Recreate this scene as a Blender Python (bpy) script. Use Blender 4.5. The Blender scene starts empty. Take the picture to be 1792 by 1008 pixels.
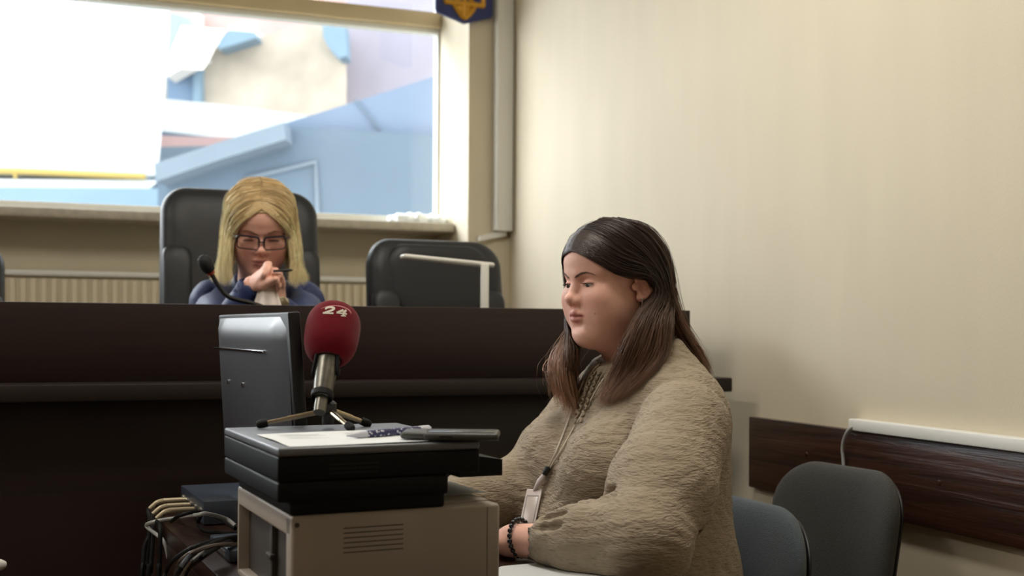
import bpy, bmesh, math, random
import numpy as np
from mathutils import Vector, Matrix
from mathutils.bvhtree import BVHTree
R = math.radians
COL = bpy.context.scene.collection
FPX, CX, CY, ROLL, ZC = 2071.0, 896.0, 577.0, 0.006, 1.12

# ------------------------------------------------------------------ camera
def ray(px, py):
    dx, dy = px - CX, py - CY
    return np.array([(dx + ROLL*dy)/FPX, 1.0, -(dy - ROLL*dx)/FPX])
def P(px, py, Y):
    d = ray(px, py); return np.array([0, 0, ZC]) + d*Y
def PZ(px, py, z):
    d = ray(px, py); return np.array([0, 0, ZC]) + d*((z - ZC)/d[2])
def PPL(px, py, o, n):
    d = ray(px, py); o = np.array(o, float); n = np.array(n, float)
    c = np.array([0, 0, ZC]); return c + d*(np.dot(o - c, n)/np.dot(d, n))

cam_d = bpy.data.cameras.new('camera'); cam = bpy.data.objects.new('camera', cam_d); COL.objects.link(cam)
cam_d.sensor_width = 36; cam_d.lens = FPX/1792*36; cam_d.shift_y = (CY - 504)/1792
cam.matrix_world = Matrix.Translation((0, 0, ZC)) @ Matrix.Rotation(R(90), 4, 'X') @ Matrix.Rotation(ROLL, 4, 'Z')
cam_d.clip_start = .05; cam_d.clip_end = 200
cam_d.dof.use_dof = True; cam_d.dof.focus_distance = 2.0; cam_d.dof.aperture_fstop = 4.5
bpy.context.scene.camera = cam
sc = bpy.context.scene
sc.view_settings.view_transform = 'Standard'; sc.view_settings.look = 'None'
sc.view_settings.gamma = 1; sc.view_settings.use_curve_mapping = False

# ------------------------------------------------------------------ frames
AL = math.atan2(.358, .934)                       # room axes
U = np.array([math.cos(AL), math.sin(AL), 0]); N = np.array([-math.sin(AL), math.cos(AL), 0])
_c = P(893, 200, 4.8); CORNER = np.array([_c[0], _c[1], 0])
def room(p, r, z=0): return CORNER + p*U + r*N + np.array([0, 0, z])
def PR(px, py, r):                                # pixel on a plane parallel to the window wall -> (p, z)
    q = PPL(px, py, room(0, r), N); return float(np.dot(q - CORNER, U)), float(q[2])
def PW(px, py, off=0.0):                          # pixel on the right wall -> (r, z)
    q = PPL(px, py, room(-off, 0), U); return float(np.dot(q - CORNER, N)), float(q[2])
TD = R(25)                                        # desk axes
UD = np.array([math.cos(TD), math.sin(TD), 0]); VD = np.array([-math.sin(TD), math.cos(TD), 0])

# ------------------------------------------------------------------ objects
def link(name, me, parent=None, loc=None, rotz=0, mats=()):
    o = bpy.data.objects.new(name, me); COL.objects.link(o)
    for m in mats: me.materials.append(m)
    if parent is not None: o.parent = parent
    if loc is not None: o.location = Vector([float(v) for v in loc])
    if rotz: o.rotation_euler = (0, 0, rotz)
    return o
def thing(name, label, cat, loc=(0, 0, 0), rotz=0, group=None):
    o = bpy.data.objects.new(name, None); COL.objects.link(o); o.empty_display_size = .05
    o.location = Vector([float(v) for v in loc]); o.rotation_euler = (0, 0, rotz)
    return tag(o, label, cat, group)
def tag(o, label, cat, group=None):
    o['label'] = label; o['category'] = cat
    if group: o['group'] = group
    return o
def struct(o): o['kind'] = 'structure'; return o
def tint(o, label): o['label'] = label; return o

class MB:
    """collects shapes into one mesh"""
    def __init__(s): s.v = []; s.f = []; s.mi = []; s.n = 0
    def add(s, V, F, mi=0):
        V = np.asarray(V, float).reshape(-1, 3); s.v.append(V)
        for f in F: s.f.append([int(i) + s.n for i in f]); s.mi.append(mi)
        s.n += len(V); return s
    def box(s, a, b, bev=0.0, seg=2, mi=0, M=None):
        bm = bmesh.new(); bmesh.ops.create_cube(bm, size=1)
        a = np.array(a, float); b = np.array(b, float)
        for v in bm.verts: v.co = Vector((a + b)/2 + np.array(v.co)*(b - a))
        if bev: bmesh.ops.bevel(bm, geom=bm.edges[:], offset=bev, segments=seg, profile=.5, affect='EDGES')
        bm.verts.index_update()
        V = np.array([v.co[:] for v in bm.verts]); F = [[v.index for v in f.verts] for f in bm.faces]; bm.free()
        if M is not None: V = V @ np.array(M)[:3, :3].T + np.array(M)[:3, 3]
        return s.add(V, F, mi)
    def tube(s, pts, r, n=8, mi=0, caps=True, squash=None):
        pts = np.asarray(pts, float); k = len(pts)
        r = np.full(k, r, float) if np.isscalar(r) else np.asarray(r, float)
        T = np.gradient(pts, axis=0); T /= np.linalg.norm(T, axis=1)[:, None] + 1e-12
        ref = np.array([0, 0, 1.0]) if abs(T[0][2]) < .9 else np.array([1.0, 0, 0])
        nrm = np.cross(T[0], ref); nrm /= np.linalg.norm(nrm); V = []
        for i in range(k):
            nrm = nrm - T[i]*np.dot(nrm, T[i]); nrm /= np.linalg.norm(nrm) + 1e-12
            b = np.cross(T[i], nrm)
            for j in range(n):
                a = 2*math.pi*j/n; V.append(pts[i] + r[i]*(math.cos(a)*nrm + math.sin(a)*b))
        F = [[i*n + j, i*n + (j+1) % n, (i+1)*n + (j+1) % n, (i+1)*n + j] for i in range(k-1) for j in range(n)]
        if caps: F.append(list(range(n))[::-1]); F.append([(k-1)*n + j for j in range(n)])
        return s.add(V, F, mi)
    def lathe(s, prof, o=(0, 0, 0), axis=(0, 0, 1), n=32, mi=0, caps=True, mis=None):
        o = np.array(o, float); ax = np.array(axis, float); ax /= np.linalg.norm(ax)
        ref = np.array([1.0, 0, 0]) if abs(ax[0]) < .9 else np.array([0, 1.0, 0])
        a = np.cross(ax, ref); a /= np.linalg.norm(a); b = np.cross(ax, a); V = []
        for (r, h) in prof:
            for j in range(n):
                t = 2*math.pi*j/n; V.append(o + ax*h + r*(math.cos(t)*a + math.sin(t)*b))
        F = [[i*n + j, i*n + (j+1) % n, (i+1)*n + (j+1) % n, (i+1)*n + j] for i in range(len(prof)-1) for j in range(n)]
        if caps: F.append(list(range(n))[::-1]); F.append([(len(prof)-1)*n + j for j in range(n)])
        return s.add(V, F, mi)
    def prism(s, poly, d, mi=0):
        """poly: list of 3-D points (planar), d: extrusion vector"""
        A = np.asarray(poly, float); k = len(A); V = np.vstack([A, A + np.array(d, float)])
        F = [list(range(k))[::-1], [k + i for i in range(k)]] + [[i, (i+1) % k, k + (i+1) % k, k + i] for i in range(k)]
        return s.add(V, F, mi)
    def ball(s, c, r, n=16, mi=0, M=None):
        bm = bmesh.new(); bmesh.ops.create_uvsphere(bm, u_segments=n, v_segments=max(6, n*2//3), radius=1); bm.verts.index_update()
        V = np.array([v.co[:] for v in bm.verts])*np.array(r if not np.isscalar(r) else (r, r, r)); F = [[v.index for v in f.verts] for f in bm.faces]; bm.free()
        if M is not None: V = V @ np.array(M)[:3, :3].T
        return s.add(V + np.array(c, float), F, mi)
    def mesh(s, name, sharp=35, fix=True):
        me = bpy.data.meshes.new(name); V = np.vstack(s.v) if s.v else np.zeros((0, 3))
        me.from_pydata(V.tolist(), [], s.f)
        if len(set(s.mi)) > 1 or (s.mi and s.mi[0]): me.polygons.foreach_set('material_index', s.mi)
        if fix:
            bm = bmesh.new(); bm.from_mesh(me); bmesh.ops.recalc_face_normals(bm, faces=bm.faces[:]); bm.to_mesh(me); bm.free()
        me.polygons.foreach_set('use_smooth', [True]*len(me.polygons))
        if sharp: me.set_sharp_from_angle(angle=R(sharp))
        me.update(); return me
    def build(s, name, mats, parent=None, loc=None, rotz=0, sharp=35, fix=True):
        if not isinstance(mats, (list, tuple)): mats = [mats]
        return link(name, s.mesh(name, sharp, fix), parent, loc, rotz, mats)

def pad(w, h, t, rc=.06, bulge=.5, n=10, rings=9, curve=0.0, sag=None):
    """upholstered cushion: rounded w x h panel (x, z), thickness t along y, front toward -y"""
    out = []
    for (sx, sz, a0) in ((1, 1, 0), (-1, 1, 90), (-1, -1, 180), (1, -1, 270)):
        for k in range(n+1):
            a = R(a0 + 90*k/n); out.append((sx*(w/2-rc) + rc*math.cos(a), sz*(h/2-rc) + rc*math.sin(a)))
    out = np.array(out); k = len(out); V = []; F = []
    prof = [(1-math.cos(math.pi/2*i/rings)) for i in range(rings+1)]         # 0 rim .. 1 centre
    def ring(sf, y): return [[x*sf, y + curve*((x*sf)/(w/2))**2, z*sf] for x, z in out]
    lev = [0, .02, .05, .1, .17, .27, .4, .55, .72, .9]
    hs = [0, .38, .58, .76, .87, .94, .975, .99, 1, 1]
    rows = []
    for sgn in (-1, 1):
        rr = []
        for l, hh in zip(lev, hs): rr.append((1-l, sgn*t/2*hh))
        rows.append(rr)
    seq = rows[0][::-1] + rows[1][1:]
    for sf, y in seq: V += ring(sf, y)
    m = len(seq)
    for i in range(m-1):
        for j in range(k): F.append([i*k+j, i*k+(j+1) % k, (i+1)*k+(j+1) % k, (i+1)*k+j])
    c0 = len(V); V.append([0, seq[0][1], 0]); V.append([0, seq[-1][1], 0])
    for j in range(k):
        F.append([c0, (j+1) % k, j]); F.append([c0+1, (m-1)*k+j, (m-1)*k+(j+1) % k])
    V = np.array(V)
    if sag is not None: V = sag(V)
    return V, F

def spline(pts, n=40):
    P_ = np.asarray(pts, float); P_ = np.vstack([2*P_[0]-P_[1], P_, 2*P_[-1]-P_[-2]]); m = len(P_)-3
    t = np.linspace(0, m-1e-6, n); i = t.astype(int); f = (t-i)[:, None]
    p0, p1, p2, p3 = P_[i], P_[i+1], P_[i+2], P_[i+3]
    return .5*((2*p1) + (-p0+p2)*f + (2*p0-5*p1+4*p2-p3)*f**2 + (-p0+3*p1-3*p2+p3)*f**3)

# ------------------------------------------------------------------ materials
def srgb(r, g, b):
    f = lambda c: (c/255/12.92 if c/255 <= .04045 else ((c/255+.055)/1.055)**2.4)
    return (f(r), f(g), f(b), 1)
def mat(name, col, rough=.5, metal=0, spec=.5, bump=0, bscale=60, var=0, vscale=8, stretch=(1, 1, 1), coat=0, sheen=0, detail=4, sss=0, attr=None):
    m = bpy.data.materials.new(name); m.use_nodes = True; nt = m.node_tree; L = nt.links
    b = nt.nodes['Principled BSDF']; b.inputs['Base Color'].default_value = col
    b.inputs['Roughness'].default_value = rough; b.inputs['Metallic'].default_value = metal
    b.inputs['Specular IOR Level'].default_value = spec; b.inputs['Coat Weight'].default_value = coat
    b.inputs['Sheen Weight'].default_value = sheen
    if sss: b.inputs['Subsurface Weight'].default_value = sss; b.inputs['Subsurface Radius'].default_value = (.012, .005, .003); b.inputs['Subsurface Scale'].default_value = 1
    tc = mp = None
    def coords():
        nonlocal tc, mp
        if mp is None:
            tc = nt.nodes.new('ShaderNodeTexCoord'); mp = nt.nodes.new('ShaderNodeMapping'); mp.inputs['Scale'].default_value = stretch
            L.new(tc.outputs['Object'], mp.inputs['Vector'])
        return mp.outputs['Vector']
    colour = None
    if attr:
        a = nt.nodes.new('ShaderNodeAttribute'); a.attribute_name = attr; colour = a.outputs['Color']
    if var:
        nz = nt.nodes.new('ShaderNodeTexNoise'); nz.inputs['Scale'].default_value = vscale; nz.inputs['Detail'].default_value = detail
        L.new(coords(), nz.inputs['Vector'])
        mr = nt.nodes.new('ShaderNodeMapRange'); mr.inputs['From Min'].default_value = .3; mr.inputs['From Max'].default_value = .7
        mr.inputs['To Min'].default_value = 1-var; mr.inputs['To Max'].default_value = 1+var; L.new(nz.outputs['Fac'], mr.inputs['Value'])
        mx = nt.nodes.new('ShaderNodeMix'); mx.data_type = 'RGBA'; mx.blend_type = 'MULTIPLY'; mx.inputs[0].default_value = 1
        if colour is None: mx.inputs[6].default_value = col
        else: L.new(colour, mx.inputs[6])
        L.new(mr.outputs[0], mx.inputs[7]); colour = mx.outputs[2]
    if colour is not None: L.new(colour, b.inputs['Base Color'])
    if bump:
        nz = nt.nodes.new('ShaderNodeTexNoise'); nz.inputs['Scale'].default_value = bscale; nz.inputs['Detail'].default_value = 5
        L.new(coords(), nz.inputs['Vector'])
        bp = nt.nodes.new('ShaderNodeBump'); bp.inputs['Strength'].default_value = bump; bp.inputs['Distance'].default_value = .002
        L.new(nz.outputs['Fac'], bp.inputs['Height']); L.new(bp.outputs[0], b.inputs['Normal'])
    return m
def wood(name, c1, c2, rough=.35, scale=(1, 14, 60), bump=.15, spec=.5, coat=0):
    m = bpy.data.materials.new(name); m.use_nodes = True; nt = m.node_tree; L = nt.links; b = nt.nodes['Principled BSDF']
    tc = nt.nodes.new('ShaderNodeTexCoord'); mp = nt.nodes.new('ShaderNodeMapping'); mp.inputs['Scale'].default_value = scale
    L.new(tc.outputs['Object'], mp.inputs['Vector'])
    n1 = nt.nodes.new('ShaderNodeTexNoise'); n1.inputs['Scale'].default_value = 1.6; n1.inputs['Detail'].default_value = 7; n1.inputs['Roughness'].default_value = .65; n1.inputs['Distortion'].default_value = .6
    L.new(mp.outputs[0], n1.inputs['Vector'])
    cr = nt.nodes.new('ShaderNodeValToRGB'); cr.color_ramp.elements[0].position = .32; cr.color_ramp.elements[1].position = .7
    cr.color_ramp.elements[0].color = c1; cr.color_ramp.elements[1].color = c2
    L.new(n1.outputs['Fac'], cr.inputs[0]); L.new(cr.outputs[0], b.inputs['Base Color'])
    b.inputs['Roughness'].default_value = rough; b.inputs['Specular IOR Level'].default_value = spec; b.inputs['Coat Weight'].default_value = coat
    bp = nt.nodes.new('ShaderNodeBump'); bp.inputs['Strength'].default_value = bump; bp.inputs['Distance'].default_value = .002
    L.new(n1.outputs['Fac'], bp.inputs['Height']); L.new(bp.outputs[0], b.inputs['Normal'])
    return m
def glass(name, tintc=(1, 1, 1, 1), refl=.06):
    m = bpy.data.materials.new(name); m.use_nodes = True; nt = m.node_tree; nt.nodes.remove(nt.nodes['Principled BSDF'])
    t = nt.nodes.new('ShaderNodeBsdfTransparent'); t.inputs[0].default_value = tintc
    g = nt.nodes.new('ShaderNodeBsdfGlossy'); g.inputs['Roughness'].default_value = .02
    mx = nt.nodes.new('ShaderNodeMixShader'); mx.inputs[0].default_value = refl
    nt.links.new(t.outputs[0], mx.inputs[1]); nt.links.new(g.outputs[0], mx.inputs[2])
    nt.links.new(mx.outputs[0], nt.nodes['Material Output'].inputs[0]); return m

# ------------------------------------------------------------------ sculpting: signed-distance field -> surface net
def axis(lo, hi, h): return np.linspace(lo, hi, max(4, int(round((hi-lo)/h))+1)).astype(np.float32)
class Sculpt:
    def __init__(s, xs, ys, zs):
        s.ax = [np.asarray(a, np.float32) for a in (xs, ys, zs)]
        s.F = np.full([len(a) for a in s.ax], .2, np.float32)
    def _win(s, lo, hi):
        sl = []
        for a, l, h in zip(s.ax, lo, hi):
            i0 = max(0, np.searchsorted(a, l)-2); i1 = min(len(a), np.searchsorted(a, h)+2)
            if i1 <= i0: return None
            sl.append(slice(i0, i1))
        return tuple(sl)
    def _grid(s, sl): return (s.ax[0][sl[0]][:, None, None], s.ax[1][sl[1]][None, :, None], s.ax[2][sl[2]][None, None, :])
    def _put(s, sl, d, k, op):
        F = s.F[sl]; k = max(k, 1e-5)
        if op == 'add':
            h = np.maximum(k-np.abs(F-d), 0)/k; s.F[sl] = np.minimum(F, d) - h*h*k*.25
        elif op == 'sub':
            d = -d; h = np.maximum(k-np.abs(F-d), 0)/k; s.F[sl] = np.maximum(F, d) + h*h*k*.25
        else:
            h = np.maximum(k-np.abs(F-d), 0)/k; s.F[sl] = np.maximum(F, d) + h*h*k*.25
    def ell(s, c, r, k=.01, Rm=None, op='add'):
        c = np.asarray(c, np.float32); r = np.asarray(r if not np.isscalar(r) else (r, r, r), np.float32); m = float(max(r)) + k + .012
        sl = s._win(c-m, c+m)
        if sl is None: return s
        X, Y, Z = s._grid(sl); X, Y, Z = X-c[0], Y-c[1], Z-c[2]
        if Rm is not None:
            Q = np.asarray(Rm, np.float32)          # columns = local axes in world
            X, Y, Z = (X*Q[0, i]+Y*Q[1, i]+Z*Q[2, i] for i in range(3))
        k0 = np.sqrt((X/r[0])**2+(Y/r[1])**2+(Z/r[2])**2); k1 = np.sqrt((X/r[0]**2)**2+(Y/r[1]**2)**2+(Z/r[2]**2)**2)+1e-9
        s._put(sl, k0*(k0-1)/k1, k, op); return s
    def cone(s, a, b, ra, rb, k=.01, op='add', sq=None):
        a = np.asarray(a, np.float32); b = np.asarray(b, np.float32); m = max(ra, rb)*(1 if sq is None else 1.6)+k+.012
        sl = s._win(np.minimum(a, b)-m, np.maximum(a, b)+m)
        if sl is None: return s
        X, Y, Z = s._grid(sl); ba = b-a; X, Y, Z = X-a[0], Y-a[1], Z-a[2]
        h = np.clip((X*ba[0]+Y*ba[1]+Z*ba[2])/(float(ba@ba)+1e-12), 0, 1)
        X, Y, Z = X-h*ba[0], Y-h*ba[1], Z-h*ba[2]
        if sq is not None:                          # sq = (axis, factor): flatten along axis
            n = np.asarray(sq[0], np.float32); n = n/np.linalg.norm(n); dn = X*n[0]+Y*n[1]+Z*n[2]
            q = np.sqrt(np.maximum(X*X+Y*Y+Z*Z-dn*dn, 0)+(dn/sq[1])**2)
        else: q = np.sqrt(X*X+Y*Y+Z*Z)
        s._put(sl, q-(ra+(rb-ra)*h), k, op); return s
    def path(s, pts, rs, k=.006, op='add', sq=None):
        for i in range(len(pts)-1): s.cone(pts[i], pts[i+1], rs[i] if not np.isscalar(rs) else rs, rs[i+1] if not np.isscalar(rs) else rs, k, op, sq)
        return s
    def plane(s, o, n, k=.004):                     # keep the side n points away from
        o = np.asarray(o, np.float32); n = np.asarray(n, np.float32); n = n/np.linalg.norm(n)
        sl = (slice(None),)*3; X, Y, Z = s._grid(sl); s._put(sl, (X-o[0])*n[0]+(Y-o[1])*n[1]+(Z-o[2])*n[2], k, 'int'); return s
    def warp(s, fn): s.F += fn(*s._grid((slice(None),)*3)).astype(np.float32); return s
    def net(s):
        F = s.F; B = F < 0; nx, ny, nz = F.shape
        cnt = np.zeros((nx-1, ny-1, nz-1), np.uint8)
        offs = [(i, j, k) for i in (0, 1) for j in (0, 1) for k in (0, 1)]
        for i, j, k in offs: cnt += B[i:nx-1+i, j:ny-1+j, k:nz-1+k]
        act = (cnt > 0) & (cnt < 8); I = np.argwhere(act); idx = np.full(act.shape, -1, np.int64); idx[act] = np.arange(len(I))
        vals = np.stack([F[I[:, 0]+i, I[:, 1]+j, I[:, 2]+k] for i, j, k in offs], 1)
        acc = np.zeros((len(I), 3)); n = np.zeros(len(I))
        for a in range(8):
            for ax in range(3):
                if offs[a][ax] == 0:
                    o2 = list(offs[a]); o2[ax] = 1; b = offs.index(tuple(o2)); va, vb = vals[:, a], vals[:, b]
                    c = (va < 0) != (vb < 0); t = np.where(c, va/(va-vb+1e-20), 0); p = np.tile(np.array(offs[a], float), (len(I), 1)); p[:, ax] = t
                    acc += p*c[:, None]; n += c
        g = I + acc/np.maximum(n, 1)[:, None]
        V = np.stack([np.interp(g[:, i], np.arange(len(s.ax[i])), s.ax[i]) for i in range(3)], 1)
        Q = []
        for ax in range(3):
            o1, o2 = [(1, 2), (2, 0), (0, 1)][ax]
            sa = [slice(None)]*3; sb = [slice(None)]*3; sa[ax] = slice(0, -1); sb[ax] = slice(1, None)
            ch = B[tuple(sa)] != B[tuple(sb)]; E = np.argwhere(ch)
            ok = (E[:, o1] > 0) & (E[:, o2] > 0) & (E[:, o1] < F.shape[o1]-1) & (E[:, o2] < F.shape[o2]-1); E = E[ok]
            def cell(d1, d2):
                e = E.copy(); e[:, o1] -= d1; e[:, o2] -= d2; return idx[e[:, 0], e[:, 1], e[:, 2]]
            q = np.stack([cell(1, 1), cell(0, 1), cell(0, 0), cell(1, 0)], 1)
            fl = B[E[:, 0], E[:, 1], E[:, 2]]; q[~fl] = q[~fl][:, ::-1]; Q.append(q)
        return V, np.vstack(Q)
def npmesh(name, V, Q, smooth=True):
    V = np.asarray(V, np.float32); Q = np.asarray(Q, np.int32); me = bpy.data.meshes.new(name)
    me.vertices.add(len(V)); me.vertices.foreach_set('co', V.ravel()); k = Q.shape[1]
    me.loops.add(len(Q)*k); me.loops.foreach_set('vertex_index', Q.ravel()); me.polygons.add(len(Q))
    me.polygons.foreach_set('loop_start', np.arange(0, len(Q)*k, k, dtype=np.int32)); me.polygons.foreach_set('loop_total', np.full(len(Q), k, np.int32))
    me.polygons.foreach_set('use_smooth', np.full(len(Q), smooth)); me.update(calc_edges=True); me.validate(); return me
def vcol(me, C, name='tint'):
    a = me.color_attributes.new(name, 'FLOAT_COLOR', 'POINT'); C = np.asarray(C, np.float32)
    if C.shape[1] == 3: C = np.hstack([C, np.ones((len(C), 1), np.float32)])
    a.data.foreach_set('color', C.ravel())
def joinVQ(parts):
    V = []; Q = []; n = 0
    for v, q in parts: V.append(v); Q.append(np.asarray(q)+n); n += len(v)
    return np.vstack(V), np.vstack(Q)
# ================================================================== materials
M = {}; FILL_W = 23
M['wall'] = mat('wall_paint', srgb(210, 199, 175), .75, bump=.25, bscale=220, var=.025, vscale=3, stretch=(3, 3, .6))
M['ceil'] = mat('ceiling_paint', srgb(240, 236, 226), .8)
M['floor'] = mat('floor_laminate', srgb(120, 92, 66), .4, var=.2, vscale=3, stretch=(1, 8, 1))
M['plastic_white'] = mat('white_plastic', srgb(226, 224, 216), .45)
M['frame_white'] = mat('window_frame_white', srgb(232, 232, 226), .4)
M['frame_beige'] = mat('transom_beige', srgb(208, 190, 152), .45, var=.05, vscale=4)  # beige puts the bar's backlit shading into its colour
M['sill'] = mat('sill_stone', srgb(190, 182, 166), .5, var=.12, vscale=40)
M['radiator'] = mat('radiator_enamel', srgb(214, 202, 174), .4)
M['bench'] = wood('bench_veneer', srgb(26, 15, 13), srgb(42, 24, 21), .42, (1.2, 20, 55), .05, .4)
M['bench_edge'] = wood('bench_edge_veneer', srgb(28, 20, 18), srgb(38, 28, 24), .45, (1.2, 20, 55), .04, .4)
M['desk'] = wood('desk_veneer', srgb(38, 25, 20), srgb(66, 46, 38), .3, (30, 1.5, 30), .12, .5)
M['rail'] = wood('rail_wood', srgb(26, 14, 10), srgb(74, 43, 29), .34, (40, 1.4, 34), 1.0, .5)
M['black'] = mat('black_plastic', srgb(26, 26, 28), .42)
M['black_matte'] = mat('black_matte', srgb(17, 17, 18), .7)
M['rubber'] = mat('black_rubber', srgb(14, 14, 15), .6, spec=.25)
M['metal'] = mat('brushed_metal', srgb(190, 186, 176), .3, 1)
M['chrome'] = mat('chrome', srgb(215, 215, 215), .12, 1)
M['leather'] = mat('black_leather', srgb(24, 26, 31), .48, bump=.12, bscale=300)
M['fabric_grey'] = mat('grey_weave', srgb(62, 63, 60), .9, bump=.9, bscale=260, stretch=(1, 1, 3), var=.18, vscale=300, sheen=.1)
M['fabric_blue'] = mat('blue_grey_weave', srgb(78, 88, 96), .9, bump=.9, bscale=260, stretch=(1, 1, 3), var=.22, vscale=300, sheen=.15)
M['paper'] = mat('paper', srgb(224, 227, 228), .7)
M['ink'] = mat('printed_ink', srgb(120, 118, 116), .8)
M['glass'] = glass('window_glass', (.97, .99, 1, 1), .05)

# ================================================================== room shell (frame: p along the window wall, r outwards)
def rbox(mb, p0, p1, r0, r1, z0, z1, bev=0, mi=0): return mb.box((p0, r0, z0), (p1, r1, z1), bev, 2, mi)
def rlink(mb, name, m, parent=None, sharp=35):
    return mb.build(name, m, parent, None if parent else CORNER, 0 if parent else AL, sharp)
CEIL = 3.0
p_e = PR(820, 200, 0)[0]                          # right reveal of the niche
RW = float(np.dot(PPL(769, 200, room(p_e, 0), U) - CORNER, N))   # window plane
p_l = -3.25; p2a, p2b = -3.6, -5.7; PL, RB = -6.2, -7.2
zg0 = PR(755, 381, RW)[1]; zsill = PR(760, 391, RW*.5)[1]
zm0, zm1 = PR(766, 51, RW)[1], PR(766, 25, RW)[1]; zt = 2.86
struct(rlink(rbox(MB(), PL-.2, .2, RB-.2, RW+.4, -.2, 0), 'floor', M['floor']))
struct(rlink(rbox(MB(), PL-.2, .2, RB-.2, RW+.4, CEIL, CEIL+.2), 'ceiling', M['ceil']))
struct(rlink(rbox(MB(), 0, .2, RB, RW+.3, 0, CEIL), 'wall_right', M['wall']))
struct(rlink(rbox(MB(), PL-.2, PL, RB, RW+.3, 0, CEIL), 'wall_left', M['wall']))
struct(rlink(rbox(MB(), PL-.2, .2, RB-.2, RB, 0, CEIL), 'wall_rear', M['wall']))
b = MB()
rbox(b, p_e, 0, 0, RW+.055, 0, CEIL); rbox(b, p2a, p_l, 0, RW+.055, 0, CEIL); rbox(b, PL, p2b, 0, RW+.055, 0, CEIL)
for a, c in ((p_l, p_e), (p2b, p2a)):
    rbox(b, a, c, RW, RW+.3, 0, zg0-.035); rbox(b, a, c, 0, RW+.3, zt, CEIL)
struct(rlink(b, 'wall_back', M['wall']))
def window(n, a, c):
    b = MB(); f = .032
    rbox(b, a, c, RW-.01, RW+.06, zg0-.035, zg0, .004); rbox(b, a, c, RW, RW+.05, zt-.05, zt, .004)
    rbox(b, c-.012, c, RW-.005, RW+.05, zg0, zt, .003); rbox(b, a, a+f, RW, RW+.05, zg0, zt, .004)
    rbox(b, a, c, RW-.004, RW+.05, zm0-.022, zm0, .003)
    w = struct(rlink(b, 'window_%d' % n, M['frame_white']))
    rlink(rbox(MB(), a, c, RW-.03, RW+.06, zm0, zm1, .006), 'transom_bar', M['frame_beige'], w)
    rlink(rbox(MB(), a+.01, c-.01, RW+.02, RW+.026, zg0, zt-.04), 'pane', M['glass'], w)
    rs = float(np.dot(PPL(797, 405, room(p_e, 0), U) - CORNER, N))
    rlink(rbox(MB(), a, c-.002, rs, RW+.0, zsill-.036, zsill, .006), 'window_sill', M['sill'], w)
    return rs
RS = window(1, p_l, p_e); window(2, p2b, p2a)
w1 = bpy.data.objects['window_1']
# two dark fittings on the bottom frame at the left
for px in (3, 31):
    hb = MB(); p, z = PR(px, 364, RW-.012); hb.lathe([(.0, 0), (.008, 0), (.007, .006), (0, .006)], (p, RW-.008, z), (0, -1, 0), 12)
    hb.build('frame_fitting', M['black'], w1)
# baseboard at the right wall (mostly out of view)
struct(rlink(rbox(MB(), -.015, 0, RB, 0, 0, .08, .003), 'baseboard_right', M['rail']))

# dark wooden wall rail on the right wall with a white cable duct on it
r0, zt0 = PW(1323, 729); _, zb0 = PW(1323, 851)
rail = rlink(rbox(MB(), -.022, 0, RB+.3, r0, zb0, zt0, .002), 'wall_rail', M['rail'])
tag(rail, 'long dark brown wooden chair rail board fixed along the cream wall', 'wall rail')
p_, q_ = PW(1411, 795, .022)
for px, py in ((1411, 795), (1643, 845)):
    rail_b = MB(); rr, zz = PW(px, py, .022); rail_b.lathe([(0, 0), (.006, 0), (.005, .002), (0, .0025)], (-.022, rr, zz), (-1, 0, 0), 14)
    cap = rail_b.build('screw_cap', M['rail'], rail)
r1, _ = PW(1503, 744)
duct = rlink(rbox(MB(), -.03, 0, RB+.3, r1, zt0, zt0+.026, .003), 'cable_duct', M['plastic_white'])
tag(duct, 'long white plastic cable duct lying along the top of the wooden wall rail', 'cable duct')

# vertical trunking in the corner and the short pipe piece leaving its foot
pa = PR(862, 200, 0)[0]; zf = PR(870, 404, -.03)[1]
t = rlink(rbox(MB(), pa, -.004, -.05, 0, zf, CEIL-.002, .004), 'corner_trunking', M['plastic_white'])
tag(t, 'tall white vertical cable trunking in the corner beside the window niche', 'cable trunking')
rlink(rbox(MB(), pa+.004, -.008, -.054, -.05, zf, CEIL-.01, .001), 'cover', M['plastic_white'], t)
ha, hz = PR(838, 416, -.02); hb_, hz2 = PR(884, 404, -.02)
t = rlink(MB().prism([(ha, -.03, hz-.014), (hb_, -.03, hz2-.02), (hb_, -.03, hz2+.006), (ha, -.03, hz+.006)], (0, .03, 0)), 'branch_trunking', M['plastic_white'])
tag(t, 'short white trunking piece sloping off the foot of the corner trunking', 'cable trunking')

# coat of arms: blue shield with a raised gold trident
pc, zc_ = PR(812, 42, -.02)
S = PR(862, 20, -.02)[0]-PR(762, 20, -.02)[0]; S = S/2
M['shield'] = mat('shield_blue', srgb(38, 50, 108), .35); M['gold'] = mat('emblem_gold', srgb(205, 150, 38), .35, .3)
em = thing('coat_of_arms', 'small blue shield with a gold trident hanging above the window corner', 'coat of arms', room(pc, -.012, zc_), AL)
hh = .30
b = MB(); b.prism([(0, 0, 0), (S*.96, 0, .035), (S, 0, .05), (S, 0, hh), (-S, 0, hh), (-S, 0, .05), (-S*.96, 0, .035)], (0, -.014, 0)); b.build('shield', M['shield'], em)
b = MB(); w = .008
def bar(pts, y=-.014, ww=.011): b.tube([(x, y, z) for x, z in pts], ww, 8)
s = S/.115
bar([(-.075*s, .079), (-.075*s, .25)]); bar([(.075*s, .079), (.075*s, .25)]); bar([(-.08*s, .079), (.08*s, .079)])
bar(spline([(-.045*s, .079), (-.03*s, .05), (0, .022), (.03*s, .05), (.045*s, .079)], 20), ww=.009)
bar([(0, .022), (0, .27)], ww=.010); bar(spline([(-.045*s, .079), (-.02*s, .1), (0, .15)], 12), ww=.008); bar(spline([(.045*s, .079), (.02*s, .1), (0, .15)], 12), ww=.008)
b.ball((0, -.014, .06), (.03*s, .006, .026), 12)
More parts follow.
